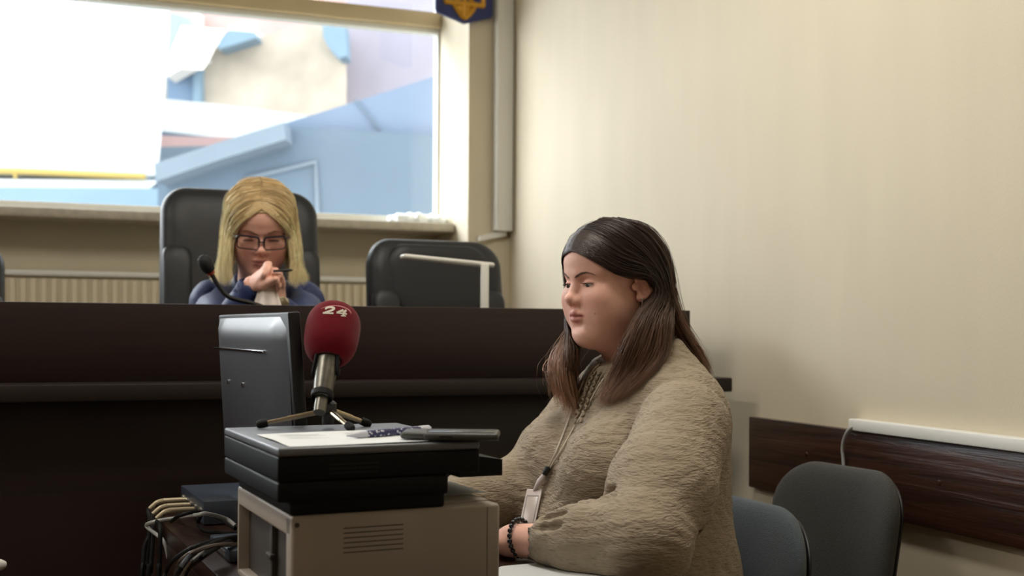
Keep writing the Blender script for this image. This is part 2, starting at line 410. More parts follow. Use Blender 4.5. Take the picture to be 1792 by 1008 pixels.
b.build('trident', M['gold'], em)

# radiator under the sill
za = PR(600, 484, RW-.14)[1]
rad = thing('radiator', 'long cream ribbed radiator under the window sill behind the bench', 'radiator', CORNER, AL)
b = MB(); b.box((p_l+.2, RW-.12, .35), (p_e-.12, RW-.03, za-.01), .01); b.build('body', M['radiator'], rad)
b = MB(); b.box((p_l+.18, RW-.14, za-.022), (p_e-.1, RW-.02, za), .006); b.build('top_grille', M['frame_white'], rad)
b = MB(); x = p_l+.22
while x < p_e-.14: b.box((x, RW-.132, .38), (x+.022, RW-.118, za-.03), .005); x += .036
b.build('ribbed_front', M['radiator'], rad)
for x in (p_l+.4, p_e-.4):
    MB().box((x-.02, RW-.06, .25), (x+.02, RW-.001, .5)).build('bracket', M['radiator'], rad)

# crumpled white plastic bag on the sill
_q = [PR(672, 392, (RS+RW)/2), PR(790, 398, (RS+RW)/2)]
bx = (_q[0][0]+_q[1][0])/2; bw = (_q[1][0]-_q[0][0])/2*.92
bag = Sculpt(axis(-bw-.03, bw+.03, .005), axis(-.09, .09, .005), axis(-.02, .09, .004))
rng = random.Random(4)
for i in range(12):
    x = rng.uniform(-.8, .8)*bw; bag.ell((x, rng.uniform(-.02, .02), .012), (.04, .04, .018+.014*(1-abs(x/bw))), .012)
bag.warp(lambda X, Y, Z: .004*np.sin(70*X+40*Z+3*np.sin(50*Y))+.003*np.sin(130*X-90*Y+60*Z))
bag.plane((0, 0, 0), (0, 0, -1))
M['bag'] = mat('thin_white_plastic', srgb(238, 244, 248), .25, spec=.6)
bo = link('plastic_bag', npmesh('plastic_bag', *bag.net()), None, room(bx, (RS+RW)/2, zsill+.001), AL, [M['bag']])
tag(bo, 'crumpled thin white plastic bag lying at the right end of the window sill', 'bag')

# ================================================================== what stands outside
ext = lambda n, c, v=.06, s=1.5: mat(n, c, .9, var=v, vscale=s, bump=0)  # outside colours are paled to stand in for haze
def outline(mb, pts, Y, d, slant=0.0):
    """a volume whose face is the outline at distance Y, d deep"""
    A = [P(px, py, Y) for px, py in pts]; mb.prism(A, (slant, d, 0)); return mb
M['render_white'] = ext('white_render', srgb(222, 222, 218), .03)
M['gas_yellow'] = ext('yellow_pipe_paint', srgb(196, 168, 96), .03)
M['tin'] = ext('painted_tin', srgb(102, 119, 134), .08, .8); M['tin_light'] = ext('light_tin', srgb(118, 134, 156), .04, .8); M['tin_edge'] = ext('tin_fascia', srgb(130, 143, 154), .05)
M['ochre'] = ext('ochre_render', srgb(196, 182, 164), .28, .9); M['lilac'] = ext('lilac_render', srgb(168, 162, 173), .04)
M['red_tile'] = ext('red_roof_tile', srgb(204, 168, 162), .12, 1.2); M['grey_tin'] = ext('grey_tin_roof', srgb(160, 170, 174), .05)
M['white_band'] = ext('white_parapet', srgb(238, 238, 234), .02); M['sky_tin'] = ext('blue_tin', srgb(136, 160, 176), .05); M['pane_dark'] = ext('far_pane', srgb(118, 140, 164), .1)

o = thing('white_building', 'bright white rendered building close outside the left half of the window', 'building', P(150, 300, 12))
def at0(mb, name, m, parent, c): mb.v = [v - np.array(c) for v in mb.v]; return mb.build(name, m, parent)
c = P(150, 300, 12)
at0(outline(MB(), [(-700, -160), (302, -160), (296, 60), (280, 262), (276, 306), (-700, 296)], 12, 5, -3.2), 'wall', M['render_white'], o, c)
at0(outline(MB(), [(-700, 306), (278, 316), (262, 330), (-700, 322)], 11.9, .6, -.4), 'base_ledge', M['white_band'], o, c)
at0(outline(MB(), [(-700, 322), (290, 330), (300, 372), (-700, 372)], 11.8, 4), 'annex_roof', M['sky_tin'], o, c)
at0(outline(MB(), [(-700, 372), (300, 372), (300, 1500), (-700, 1500)], 11.8, 4), 'annex_wall', M['tin'], o, c)
b = MB(); b.tube([P(-300, 292, 11.85), P(40, 300, 11.85), P(254, 309, 11.85)], .032, 12)
b.tube([P(27, 296, 11.85), P(27, 312, 11.85)], .02, 8)
g = b.build('gas_pipe', M['gas_yellow']); tag(g, 'yellow gas pipe running along the foot of the white building outside', 'pipe')

o = thing('tin_roofed_building', 'low blue grey building with a sloping tin roof outside, right of the white one', 'building', P(560, 300, 10)); c = P(560, 300, 10)
at0(outline(MB(), [(276, 318), (497, 217), (503, 221), (760, 236), (980, 248), (980, 1600), (276, 1600)], 10, 3.5), 'wall', M['tin'], o, c)
at0(outline(MB(), [(497, 216), (640, 172), (765, 132), (1000, 64), (1000, 246), (760, 236), (503, 222)], 10.1, 3.2, -.1), 'roof', M['tin_light'], o, c)
at0(outline(MB(), [(270, 286), (380, 250), (497, 214), (500, 244), (380, 281), (272, 318)], 9.7, .5), 'fascia', M['tin_edge'], o, c)
b = MB(); b.tube([P(622, 174, 10.08), P(664, 228, 10.08)], .012, 6); at0(b, 'roof_seam', M['tin'], o, c)
b = MB()
b.tube([P(430, 312, 9.98), P(552, 284, 9.98), P(556, 375, 9.98)], .02, 6); at0(b, 'wall_trim', M['tin_edge'], o, c)

o = thing('ochre_building', 'pale ochre plastered building further away, behind the low tin roof', 'building', P(470, 130, 24)); c = P(470, 130, 24)
at0(outline(MB(), [(250, 90), (355, 88), (420, 72), (470, 60), (520, 46), (606, 40), (606, 1200), (250, 1200)], 24, 4, -1.5), 'wall', M['ochre'], o, c)
at0(outline(MB(), [(292, 98), (352, 88), (350, 176), (292, 176)], 23.8, .3), 'window', M['pane_dark'], o, c)
at0(outline(MB(), [(338, 104), (351, 100), (351, 178), (338, 178)], 23.7, .3), 'shutter', M['sky_tin'], o, c)
at0(outline(MB(), [(285, 18), (330, 30), (364, 66), (346, 98), (285, 128)], 23.3, 3), 'side_roof', M['grey_tin'], o, c)
at0(outline(MB(), [(285, 122), (352, 90), (356, 98), (292, 134)], 23.0, .6), 'gutter', M['white_band'], o, c)
at0(outline(MB(), [(374, 74), (402, 52), (446, 56), (450, 66), (384, 86)], 23.5, 1), 'dormer_roof', M['sky_tin'], o, c)
o = thing('red_tiled_house', 'far house with a red tiled roof seen at the top of the window', 'house', P(450, 30, 32)); c = P(450, 30, 32)
at0(outline(MB(), [(270, -60), (640, -60), (640, 62), (560, 62), (430, 70), (270, 60)], 32, 4), 'roof', M['red_tile'], o, c)
at0(outline(MB(), [(336, 22), (350, 24), (350, 60), (336, 56)], 31.6, .5), 'chimney', M['white_band'], o, c)
at0(outline(MB(), [(400, 44), (430, 46), (462, 62), (456, 72), (430, 58), (400, 54)], 31.5, .5), 'eave', M['white_band'], o, c)
at0(outline(MB(), [(270, 50), (640, 50), (640, 1100), (270, 1100)], 32.3, 3), 'wall', M['ochre'], o, c)
o = thing('lilac_building', 'plain pale lilac building behind the right end of the tin roof', 'building', P(700, 100, 26)); c = P(700, 100, 26)
at0(outline(MB(), [(606, -70), (1000, -60), (1000, 1200), (606, 1200)], 25, 4), 'wall', M['lilac'], o, c)
b = MB(); b.add(*(lambda V: (V, [[0, 1, 2, 3, 4, 5]]))([P(*q, 22.5) for q in ((564, 42), (604, 44), (607, 98), (594, 102), (576, 84), (566, 66))]))
at0(outline(MB(), [(564, 42), (604, 44), (607, 98), (594, 102), (576, 84), (566, 66)], 23.5, .6), 'tank', M['sky_tin'], o, c)
o = thing('white_parapet', 'long bright white parapet wall below the ochre building outside', 'parapet wall', P(390, 200, 15)); c = P(390, 200, 15)
at0(outline(MB(), [(250, 170), (360, 180), (520, 200), (560, 206), (560, 246), (330, 238), (250, 230)], 15, 1), 'wall', M['white_band'], o, c)
at0(outline(MB(), [(250, 226), (372, 240), (372, 247), (250, 236)], 14.9, .4), 'gutter', M['tin'], o, c)
at0(outline(MB(), [(250, 236), (420, 242), (420, 262), (250, 262)], 14.8, .6), 'brick_band', M['red_tile'], o, c)
at0(outline(MB(), [(250, 258), (420, 254), (420, 1300), (250, 1300)], 14.7, 1), 'lower_wall', M['tin_edge'], o, c)
gb = MB(); gb.box((-60, 5.6, -6.2), (60, 90, -6)); gr = gb.build('ground', ext('asphalt', srgb(120, 120, 120))); struct(gr)

# ================================================================== light
w = bpy.data.worlds.new('sky'); bpy.context.scene.world = w; w.use_nodes = True
bg = w.node_tree.nodes['Background']; bg.inputs[0].default_value = (.93, .97, 1.0, 1); bg.inputs[1].default_value = 3.0
for a, c_ in ((p_l, p_e), (p2b, p2a)):
    ld = bpy.data.lights.new('daylight_portal', 'AREA'); ld.shape = 'RECTANGLE'; ld.size = c_-a; ld.size_y = zt-zg0
    ld.cycles.is_portal = True
    lo = bpy.data.objects.new('daylight_portal', ld); COL.objects.link(lo)
    lo.matrix_world = Matrix.Translation(Vector(room((a+c_)/2, RW+.1, (zt+zg0)/2))) @ Matrix.Rotation(AL, 4, 'Z') @ Matrix.Rotation(R(-90), 4, 'X')
sd = bpy.data.lights.new('daylight', 'SUN'); sd.energy = 12.5; sd.angle = R(75); sd.color = (.97, .985, 1)
so = bpy.data.objects.new('daylight', sd); COL.objects.link(so)
dirn = Vector((U*1.15 - N*1.0)) + Vector((0, 0, -.62)); so.rotation_euler = dirn.to_track_quat('-Z', 'Y').to_euler()
sc.view_settings.exposure = 0.08

# unseen fill lights added above bench and desk to brighten the room
for k, (p_, r_) in enumerate(((-.9, -2.6), (-2.7, -2.6), (-4.5, -2.6))):
    lm = thing('fill_light', 'added fill light in a long white housing, out of view', 'fill light', room(p_, r_, CEIL), AL, 'added fill lights')
    MB().box((-.15, -.62, -.07), (.15, .62, -.001), .01).build('housing', M['plastic_white'], lm)
    ld = bpy.data.lights.new('lamp', 'AREA'); ld.shape = 'RECTANGLE'; ld.size = .26; ld.size_y = 1.2; ld.energy = FILL_W; ld.color = (1, .94, .84)
    lo = bpy.data.objects.new('lamp', ld); COL.objects.link(lo); lo.parent = lm; lo.location = (0, 0, -.075)
# ================================================================== judges' bench
BR = 3.12; be = P(1208, 560, BR)                   # right front corner of the upper panel
zb_t = P(700, 536, 2.79)[2]; zl = 1.0
bench = thing('judges_bench', 'long dark brown wooden judges bench across the room', 'bench', (be[0], be[1], 0), AL)
BL = 5.0
MB().box((-BL, 0, zl), (0, .025, zb_t), .002).build('upper_panel', M['bench'], bench)
MB().box((-BL, -.11, zl-.036), (.062, .05, zl), .003).build('ledge', M['bench_edge'], bench)
MB().box((-BL, -.02, 0), (-.02, .02, zl-.036), .002).build('lower_panel', M['bench'], bench)
MB().box((-.025, .025, 0), (0, .40, zb_t), .002).build('side_panel', M['bench'], bench)
MB().box((-BL, .03, zb_t-.18), (-.03, .40, zb_t-.15), .002).build('desktop', M['bench'], bench)
Z_J = zb_t-.15                                     # judges' worktop height
POD = .22
pod = MB().box((-BL, .03, 0), (-.03, 1.62, POD)).build('podium', M['floor'], None, (be[0], be[1], 0), AL); struct(pod)

# ------------------------------------------------------------------ executive chairs behind the bench
def exec_chair(name, label, px0, px1, ytop, Y, top_w, lean=8, group=None, yaw=0, hgt=.78, hc=None):
    a = P(px0, ytop, Y); c = P(px1, ytop, Y); mid = (a+c)/2; w = np.linalg.norm(c-a)
    ztop = mid[2]-.008
    o = thing(name, label, 'chair', (mid[0], mid[1], POD+.001), AL+yaw, group)
    zt_ = ztop-POD
    T = Matrix.Translation((0, 0, zt_-hgt/2)) @ Matrix.Rotation(R(-lean), 4, 'X')
    def put(VF): V, F = VF; return V @ np.array(T)[:3, :3].T + np.array(T)[:3, 3], F
    V, F = pad(w, hgt, .12, .085, curve=-.03, rings=9)
    taper = 1-.10*np.clip((V[:, 2]/hgt-.1), -.5, .5)*0
    V[:, 0] *= 1 - .10*np.clip(V[:, 2]/hgt+.0, 0, .5)
    b = MB(); b.add(*put((V, F))); b.build('backrest', M['leather'], o, sharp=0)
    V, F = pad(w*.72, .20, .045, .06); V[:, 1] -= .058; V[:, 2] += 0 if hc is None else hgt/2-hc
    # swag shaped lower edge of the head cushion
    V[:, 2] -= .045*(1-(V[:, 0]/(w*.36))**2)*np.clip(.5-(V[:, 2]-(0 if hc is None else hgt/2-hc))/.2, 0, 1)
    b = MB(); b.add(*put((V, F))); b.build('head_cushion', M['leather'], o, sharp=0)
    for s_ in (-1, 1):
        V, F = pad(.085, hgt*.62, .06, .035); V[:, 0] += s_*(w/2-.055); V[:, 1] -= .058; V[:, 2] -= hgt*.03
        b = MB(); b.add(*put((V, F))); b.build('side_bolster', M['leather'], o, sharp=0)
    V, F = pad(w, .5, .11, .08); V = V[:, [0, 2, 1]]; V[:, 1] -= .22; V[:, 2] += .46
    b = MB(); b.add(V, F); b.build('seat', M['leather'], o, sharp=0)
    b = MB(); b.lathe([(.03, .07), (.03, .42)], n=16)
    b.build('gas_column', M['chrome'], o)
    b = MB()
    for k in range(5):
        an = 2*math.pi*k/5; b.tube([(0, -.2, .1), (.26*math.cos(an), -.2+.26*math.sin(an), .045)], [.028, .018], 8); b.ball((.26*math.cos(an), -.2+.26*math.sin(an), .026), .026, 10)
    for s_ in (-1, 1):
        pass
    b.build('star_base', M['black'], o)
    for s_ in (-1, 1):
        b = MB(); b.tube(spline([(s_*(w/2-.03), -.05, .45), (s_*(w/2+.0), -.06, .6), (s_*(w/2), -.12, .66), (s_*(w/2-.01), -.34, .64)], 16), .022, 10); b.build('armrest', M['black'], o)
    return o
exec_chair('executive_chair', 'tall black leather executive chair the blonde woman sits in', 281, 564, 324, 3.62, 0, hgt=.84)
exec_chair('executive_chair', 'empty black leather chair behind the bench, behind the white desk lamp', 634, 890, 414, 3.62, 0, hgt=.72, yaw=R(2), hc=.125)
exec_chair('executive_chair', 'black leather chair cut off by the left edge of the photo', -250, 3, 412, 3.45, 0, hgt=.72, hc=.125)

# ------------------------------------------------------------------ white desk lamp on the bench
lb = P(848, 540, 3.16); lt = P(843, 462, 3.16)
lamp = thing('desk_lamp', 'thin white LED desk lamp standing on the judges bench', 'lamp', (lb[0], lb[1], Z_J+.0008))
zz = lt[2]-Z_J
b = MB(); b.lathe([(.0, 0), (.075, 0), (.078, .004), (.076, .012), (.02, .016), (0, .016)], n=28); b.build('base', M['plastic_white'], lamp)
b = MB(); b.box((-.011, -.007, .012), (.011, .007, zz), .004); b.build('post', M['plastic_white'], lamp)
A = P(703, 449, 3.10) - np.array([lb[0], lb[1], Z_J]); B = P(862, 465, 3.20) - np.array([lb[0], lb[1], Z_J])
ax_ = (B-A)/np.linalg.norm(B-A); sd = np.cross([0, 0, 1], ax_); sd /= np.linalg.norm(sd); up = np.cross(ax_, sd)
Lh = np.linalg.norm(B-A); Mx = np.eye(4); Mx[:3, 0] = ax_; Mx[:3, 1] = sd; Mx[:3, 2] = up; Mx[:3, 3] = A
b = MB(); b.box((0, -.02, -.0065), (Lh, .02, .0065), .006, 3, M=Mx); b.build('lamp_head', M['plastic_white'], lamp)

# ------------------------------------------------------------------ gooseneck microphone on the bench
g0 = P(440, 533, 2.87); gm = thing('gooseneck_microphone', 'black gooseneck microphone standing before the blonde woman', 'microphone', (g0[0], g0[1], Z_J+.0008))
off = np.array([g0[0], g0[1], Z_J])
pts = [P(470, 541, 2.90)-off, P(440, 531, 2.88)-off, P(402, 521, 2.85)-off, P(384, 503, 2.84)-off, P(368, 476, 2.83)-off]
b = MB(); b.box((-.01, -.04, 0), (.11, .06, .03), .006); b.tube([(.05, .03, .02), tuple(pts[0])], .008, 8); b.build('base', M['black'], gm)
b = MB(); b.tube(spline(pts, 40), .0055, 8); b.build('neck', M['black'], gm)
hd = P(359, 460, 2.82)-off; M['red_ring'] = mat('red_light_ring', srgb(170, 60, 50), .5)
dv = hd-pts[-1]; dv /= np.linalg.norm(dv)
b = MB(); b.lathe([(0, .001), (.0125, .001), (.0165, .012), (.017, .026), (.0135, .038), (.006, .044), (0, .045)], pts[-1], dv, 18); b.build('foam_cap', M['black_matte'], gm)
b = MB(); b.lathe([(0, -.006), (.0095, -.006), (.0095, .002), (0, .002)], pts[-1], dv, 16); b.build('ring', M['red_ring'], gm)

# ================================================================== front desk
ZD = .75
D0 = np.array([-.745, 2.425, 0])
desk = thing('desk', 'dark wooden desk carrying the printer, the monitor and the cables', 'desk', D0, TD)
DW, DLEN = .53, 1.45
MB().box((0, -DLEN, ZD-.03), (DW, 0, ZD), .002).build('desktop', M['desk'], desk)
MB().box((.0, -DLEN+.02, .06), (.018, -.02, ZD-.03), .001).build('modesty_panel', M['desk'], desk)
MB().box((.0, -.04, 0), (DW-.04, -.02, ZD-.03), .001).build('side_panel', M['desk'], desk)
MB().box((.0, -DLEN+.02, 0), (DW-.04, -DLEN+.04, ZD-.03), .001).build('side_panel', M['desk'], desk)

# ------------------------------------------------------------------ printer
A0 = np.array([-.2725, 1.47, ZD])
M['pr_grey'] = mat('printer_housing', srgb(170, 160, 148), .5, bump=.1, bscale=900); M['pr_black'] = mat('printer_black', srgb(12, 12, 13), .55, bump=.12, bscale=900, spec=.22)
M['pr_in'] = mat('printer_inside', srgb(66, 60, 54), .6); M['pr_lid'] = mat('printer_lid', srgb(96, 100, 106), .42, spec=1.0)
pr = thing('printer', 'white and black laser printer with a flat scanner lid, nearest on the desk', 'printer', A0, TD)
b = MB(); H = .1365; Lx, My = .285, .316
b.box((0, 0, .004), (Lx, .03, H), .005, 3); b.box((.03, .004, .0045), (Lx-.0003, My, H-.0003), .005, 3); b.box((0, .004, H-.028), (.06, My, H-.0004), .004, 3); b.box((0, My-.008, .004), (.075, My, H-.004), .003); b.box((0, 0, .004), (.075, My, .014), .003)
b.build('housing', M['pr_grey'], pr)
b = MB(); b.box((.016, .02, .012), (.034, My-.006, H-.026)); b.box((.008, .135, .012), (.02, .15, H-.027), .002)
b.box((.004, .128, .058), (.012, .156, .066), .002)
b.build('inner_panel', M['pr_in'], pr)
b = MB()
for i in range(6): b.box((.067, -.0004, .0855+.0062*i), (.147, .003, .0868+.0062*i))
b.build('side_vent', mat('slot_dark', srgb(70, 62, 54), .8), pr)
b = MB(); b.box((.2655, -.0003, .006), (.2662, .002, H-.004)); b.build('seam', M['pr_in'], pr)
b = MB(); b.lathe([(0, 0), (.0032, 0), (.0028, .001), (0, .001)], (.007, -.0003, H-.0115), (0, -1, 0), 14); b.build('screw', M['pr_in'], pr)
for nm, x0, x1, y0, y1, z0, z1, bv, m in (('scanner_neck', -.002, .2054, .0, .30, H, .160, .004, 'pr_black'), ('scanner_base', -.02, .206, -.01, .315, .155, .1802, .0035, 'pr_black'),
        ('scanner_unit', -.02, .25, -.01, .315, .1806, .2115, .0025, 'pr_black'), ('lid', -.02, .25, -.011, .316, .2119, .2227, .003, 'pr_lid')):
    MB().box((x0, y0, z0), (x1, y1, z1), bv, 3).build(nm, M[m], pr)
b = MB()
for i in range(3): b.box((.045, -.0108, .188+.0055*i), (.11, -.008, .1895+.0055*i))
b.build('scanner_vent', M['black_matte'], pr)
b = MB(); b.prism([(.25, .06, .166), (.315, .06, .166), (.315, .06, .1885), (.25, .06, .1985)], (0, .22, 0)); b.build('control_panel', M['pr_black'], pr)
b = MB(); b.box((.21, .03, H), (.28, .27, H+.0015)); b.build('output_tray', M['pr_grey'], pr)
LID = ZD+.2227

# sheet in the output tray
sh = MB().box((0, 0, 0), (.09, .16, .0006)).build('paper_sheet', M['paper'], None, A0+.213*UD+.09*VD+np.array([0, 0, H+.0016]), TD)
tag(sh, 'white sheet lying in the output tray under the scanner', 'paper')

# power cable plugged into the back of the printer
b = MB(); pc_ = A0+.05*UD+.05*VD
b.tube(spline([A0+.062*UD+.055*VD+[0, 0, .028], A0+.03*UD+.07*VD+[0, 0, .03], A0-.03*UD+.12*VD+[0, 0, .016], A0-.05*UD+.2*VD+[0, 0, .004], A0-.075*UD+.22*VD+[0, 0, -.1], A0-.075*UD+.2*VD+[0, 0, -.5]], 50), .005, 8)
pc_o = b.build('power_cable', M['rubber']); tag(pc_o, 'thick black power cable plugged into the open back of the printer', 'cable')
b = MB(); b.box((-.022, .035, .012), (.05, .075, .045), .006); 
pl = b.build('plug', M['rubber'], pc_o); pl.location = Vector(A0+.0*UD); pl.rotation_euler = (0, 0, TD)

# ------------------------------------------------------------------ things lying on the printer lid
def lidp(x, y, z=0): return A0 + x*UD + y*VD + np.array([0, 0, .2227+z])
nx, ny = 24, 18; V = []; F = []
for i in range(nx+1):
    for j in range(ny+1):
        x, y = -.004+.284*i/nx, -.006+.185*j/ny
        z = .0006+.0012*math.sin(9*x+20*y)**2*(1 if x < .25 else 0) - max(0, x-.252)**2*2.5
        V.append(lidp(x, y, z+.0003))
for i in range(nx):
    for j in range(ny): F.append([i*(ny+1)+j, (i+1)*(ny+1)+j, (i+1)*(ny+1)+j+1, i*(ny+1)+j+1])
sb_ = MB(); sb_.add(V, F)
b = sb_; rng = random.Random(2)
for i in range(9):
    for (x0, ww) in ((.02, .07), (.11, .045)):
        y = .165-.010*i
        if rng.random() < .75:
            x1 = x0+ww*rng.uniform(.4, 1); nseg = 8; vv = []
            for k in range(nseg+1):
                x = x0+(x1-x0)*k/nseg; 
                for dy in (0, .0016): vv.append(lidp(x, y+dy, .0006+.0012*math.sin(9*x+20*(y+dy))**2+.0007))
            b.add(vv, [[2*k, 2*k+2, 2*k+3, 2*k+1] for k in range(nseg)], 1)
sheet = b.build('printed_sheet', [M['paper'], M['ink']], sharp=0, fix=False)
tag(sheet, 'white printed paper sheet lying on the printer lid under the phone', 'paper')

pa_, pb_ = PZ(607, 763, LID+.006), PZ(752, 750.5, LID+.006)
pen = thing('pen', 'white pen with a dark patterned barrel lying on the printer lid', 'pen', pa_); dpen = (pb_-pa_); Lp = np.linalg.norm(dpen); dpen /= Lp
M['pen'] = mat('pen_white', srgb(206, 208, 220), .3); M['pen_pat'] = None
m = bpy.data.materials.new('pen_pattern'); m.use_nodes = True; nt = m.node_tree
v = nt.nodes.new('ShaderNodeTexVoronoi'); v.inputs['Scale'].default_value = 190; tc = nt.nodes.new('ShaderNodeTexCoord'); nt.links.new(tc.outputs['Object'], v.inputs['Vector'])
cr = nt.nodes.new('ShaderNodeValToRGB'); cr.color_ramp.elements[0].position = .3; cr.color_ramp.elements[1].position = .36; cr.color_ramp.elements[0].color = srgb(206, 206, 222); cr.color_ramp.elements[1].color = srgb(44, 44, 92)
nt.links.new(v.outputs['Distance'], cr.inputs[0]); nt.links.new(cr.outputs[0], nt.nodes['Principled BSDF'].inputs['Base Color']); nt.nodes['Principled BSDF'].inputs['Roughness'].default_value = .3
b = MB(); b.lathe([(0, 0), (.0012, 0), (.0022, .008), (.0046, .022), (.0052, .034)], (0, 0, 0), dpen, 16); b.build('tip', M['pen'], pen)
b = MB(); b.lathe([(.0052, .034), (.0054, .05), (.0054, Lp*.86)], (0, 0, 0), dpen, 16); b.build('barrel', m, pen)
b = MB(); b.lathe([(.0056, Lp*.86), (.0056, Lp-.003), (.004, Lp), (0, Lp)], (0, 0, 0), dpen, 16); b.build('cap', M['pen'], pen)

q0, q1 = PZ(699, 771, LID+.002), PZ(872, 772.5, LID+.002); dx_ = q1-q0; Lq = np.linalg.norm(dx_); an = math.atan2(dx_[1], dx_[0])
M['phone'] = mat('phone_case', srgb(74, 74, 72), .45)
ph = thing('smartphone', 'dark grey smartphone lying on the paper at the right end of the printer lid', 'phone', q0+[0, 0, .0004], an)
b = MB(); b.box((.030, 0, 0), (Lq, .068, .0098), .0042, 4); b.build('body', M['phone'], ph)
b = MB(); b.box((0, .002, .0012), (.036, .064, .0105), .0046, 4); b.build('camera_bump', M['phone'], ph)
b = MB(); b.box((.035, .006, .0096), (Lq-.006, .062, .0102), .001); b.build('back_plate', mat('phone_glass', srgb(58, 60, 62), .3), ph)
b = MB(); b.box((.052, -.0006, .004), (.07, .001, .0065), .0004); b.build('side_button', M['black'], ph)

# ------------------------------------------------------------------ microphone on its table tripod
ft = [PZ(456, 750, LID+.0002), PZ(612, 755, LID+.0002), PZ(638, 746.5, LID+.0002)]
hub = P(574, 716, 1.752)
tr = thing('tripod_stand', 'small table tripod with three metal legs standing on the printer lid', 'tripod', (hub[0], hub[1], LID))
ho = np.array([hub[0], hub[1], LID]); hz_ = hub[2]-LID
b = MB(); b.lathe([(0, .0), (.0, .006), (.0085, .006), (.009, .009), (.009, .022), (.0125, .024), (.013, hz_+.008), (.009, hz_+.012), (0, hz_+.012)], n=20); b.build('hub', M['black'], tr)
M['leg'] = mat('leg_metal', srgb(196, 180, 152), .28, 1)
for f_ in ft:
    e = f_-ho; d = e.copy(); d[2] = 0; d /= np.linalg.norm(d); s_ = d*.012+np.array([0, 0, hz_-.004]); tip = e+np.array([0, 0, .0065])
    b = MB(); b.tube([s_, s_+(tip-s_)*.55], .0040, 10); b.tube([s_+(tip-s_)*.5, s_+(tip-s_)*.93], .0033, 10); lg = b.build('leg', M['leg'], tr)
    dd = (tip-s_)/np.linalg.norm(tip-s_); b = MB(); st = s_+(tip-s_)*.88
    b.lathe([(0, 0), (.0058, 0), (.0064, .006), (.0062, .012), (.0045, .016), (0, .017)], st, dd, 14); b.build('rubber_foot', M['rubber'], lg)
mh = P(581, 586, 1.80); mt_ = P(559, 722, 1.715)
mic = thing('microphone', 'handheld microphone with a red foam windscreen on the small tripod', 'microphone', mt_)
ax_ = mh-mt_; Lm = np.linalg.norm(ax_); ax_ /= Lm; ol = np.zeros(3)
M['foam'] = mat('red_foam', srgb(104, 9, 25), .95, bump=.35, bscale=700, sheen=.12, spec=.15)
M['mic_body'] = mat('mic_body_metal', srgb(112, 110, 102), .35, .75, var=.25, vscale=60)
pr_ = [(0, 0), (.0088, 0), (.0092, .006), (.0095, .026), (.0125, .030)]
b = MB(); b.lathe(pr_, ol, ax_, 24); b.build('connector', M['mic_body'], mic)
b = MB(); b.lathe([(.0145, .024), (.0165, .026), (.0168, .034), (.015, .036), (.0125, .034), (.0125, .028)], ol, ax_, 28, caps=False); b.build('clip_ring', M['rubber'], mic)
b = MB(); b.lathe([(.0135, .030), (.0148, .045), (.0170, .075), (.0192, Lm-.03), (.0195, Lm)], ol, ax_, 32); b.build('handle', M['mic_body'], mic)
sx = np.cross(ax_, [0, 1, 0]); sx /= np.linalg.norm(sx); sy = np.cross(sx, ax_)           # sx to the right, sy away
if sy[1] < 0: sy = -sy
b = MB()
for s_, e0 in ((-1, .078), (1, .062)):
    pts = [ol+ax_*h + (math.cos(a_)*sx*s_ - math.sin(a_)*sy)*(rr) for h, a_, rr in ((Lm-.036, .75, .0208), (Lm-.055, .62, .0200), (Lm-.075, .22, .0193), (e0, -.1, .0184))]
    MB().tube(spline(pts, 20), .0026, 8).build('clip_arm', M['rubber'], mic)
rw = .0415; hw0, hw1 = -.052, .052
prof = []
for i in range(33):
    t_ = i/32; h = hw0+(hw1-hw0)*(1-math.cos(math.pi*t_))/2; u_ = (h-(hw0+hw1)/2)/((hw1-hw0)/2)
    r_ = rw*max(0, 1-abs(u_)**2.9)**(1/2.5)*(1+.05*u_)
    prof.append((max(r_, .0005), h))
prof = [(.0185, hw0+.012)]+[p for p in prof if p[0] > .02 or p[1] > 0]
b = MB(); b.lathe(prof, ax_*Lm, ax_, 56, caps=False); wsn = b.build('windscreen', M['foam'], mic, sharp=0)
# the figures on the windscreen, laid on its surface
Vw = np.vstack(b.v)+mt_; bvh = BVHTree.FromPolygons([tuple(v) for v in Vw], b.f)
def on_foam(px, py):
    d = Vector(ray(px, py)).normalized(); h = bvh.ray_cast(Vector((0, 0, ZC)), d)
    return None if h[0] is None else np.array(h[0])-np.array(d)*.0006-mt_
def strip(mb, pts, w0, flat=(1, .55)):
    """painted stroke along pixel points"""
    pts = spline(pts, 26) if len(pts) > 2 else np.linspace(pts[0], pts[1], 12); T = np.gradient(pts, axis=0); T /= np.linalg.norm(T, axis=1)[:, None]
    nn = np.stack([-T[:, 1], T[:, 0]], 1); V = []
    ws = np.full(len(pts), w0) if np.isscalar(w0) else np.interp(np.linspace(0, 1, len(pts)), np.linspace(0, 1, len(w0)), w0)
    for q, n_, w_ in zip(pts, nn, ws):
        for s_ in (-1, 0, 1): V.append(on_foam(q[0]+s_*n_[0]*w_*flat[0], q[1]+s_*n_[1]*w_*flat[0]))
    if any(v is None for v in V): return
    F = []
    for i in range(len(pts)-1):
        for j in range(2): F.append([3*i+j, 3*i+3+j, 3*i+4+j, 3*i+1+j])
    mb.add(V, F)
b = MB(); z = lambda x, y: (520+x/8.0615, 515+y/8.064)
strip(b, [z(398, 212), z(420, 190), z(470, 180), z(515, 190), z(520, 205), z(480, 228), z(420, 248), z(385, 258)], [1.3, 1.7, 1.9, 1.9, 1.9, 1.7, 1.6, 1.3])
strip(b, [z(362, 262), z(512, 268)], 1.45)
strip(b, [z(655, 225), z(600, 240), z(562, 252)], [2.2, 1.5, 1.0]); strip(b, [z(556, 258), z(702, 278)], 1.35); strip(b, [z(690, 222), z(660, 262), z(650, 302)], [2.0, 2.0, 1.8]); strip(b, [z(618, 302), z(688, 306)], 1.0)
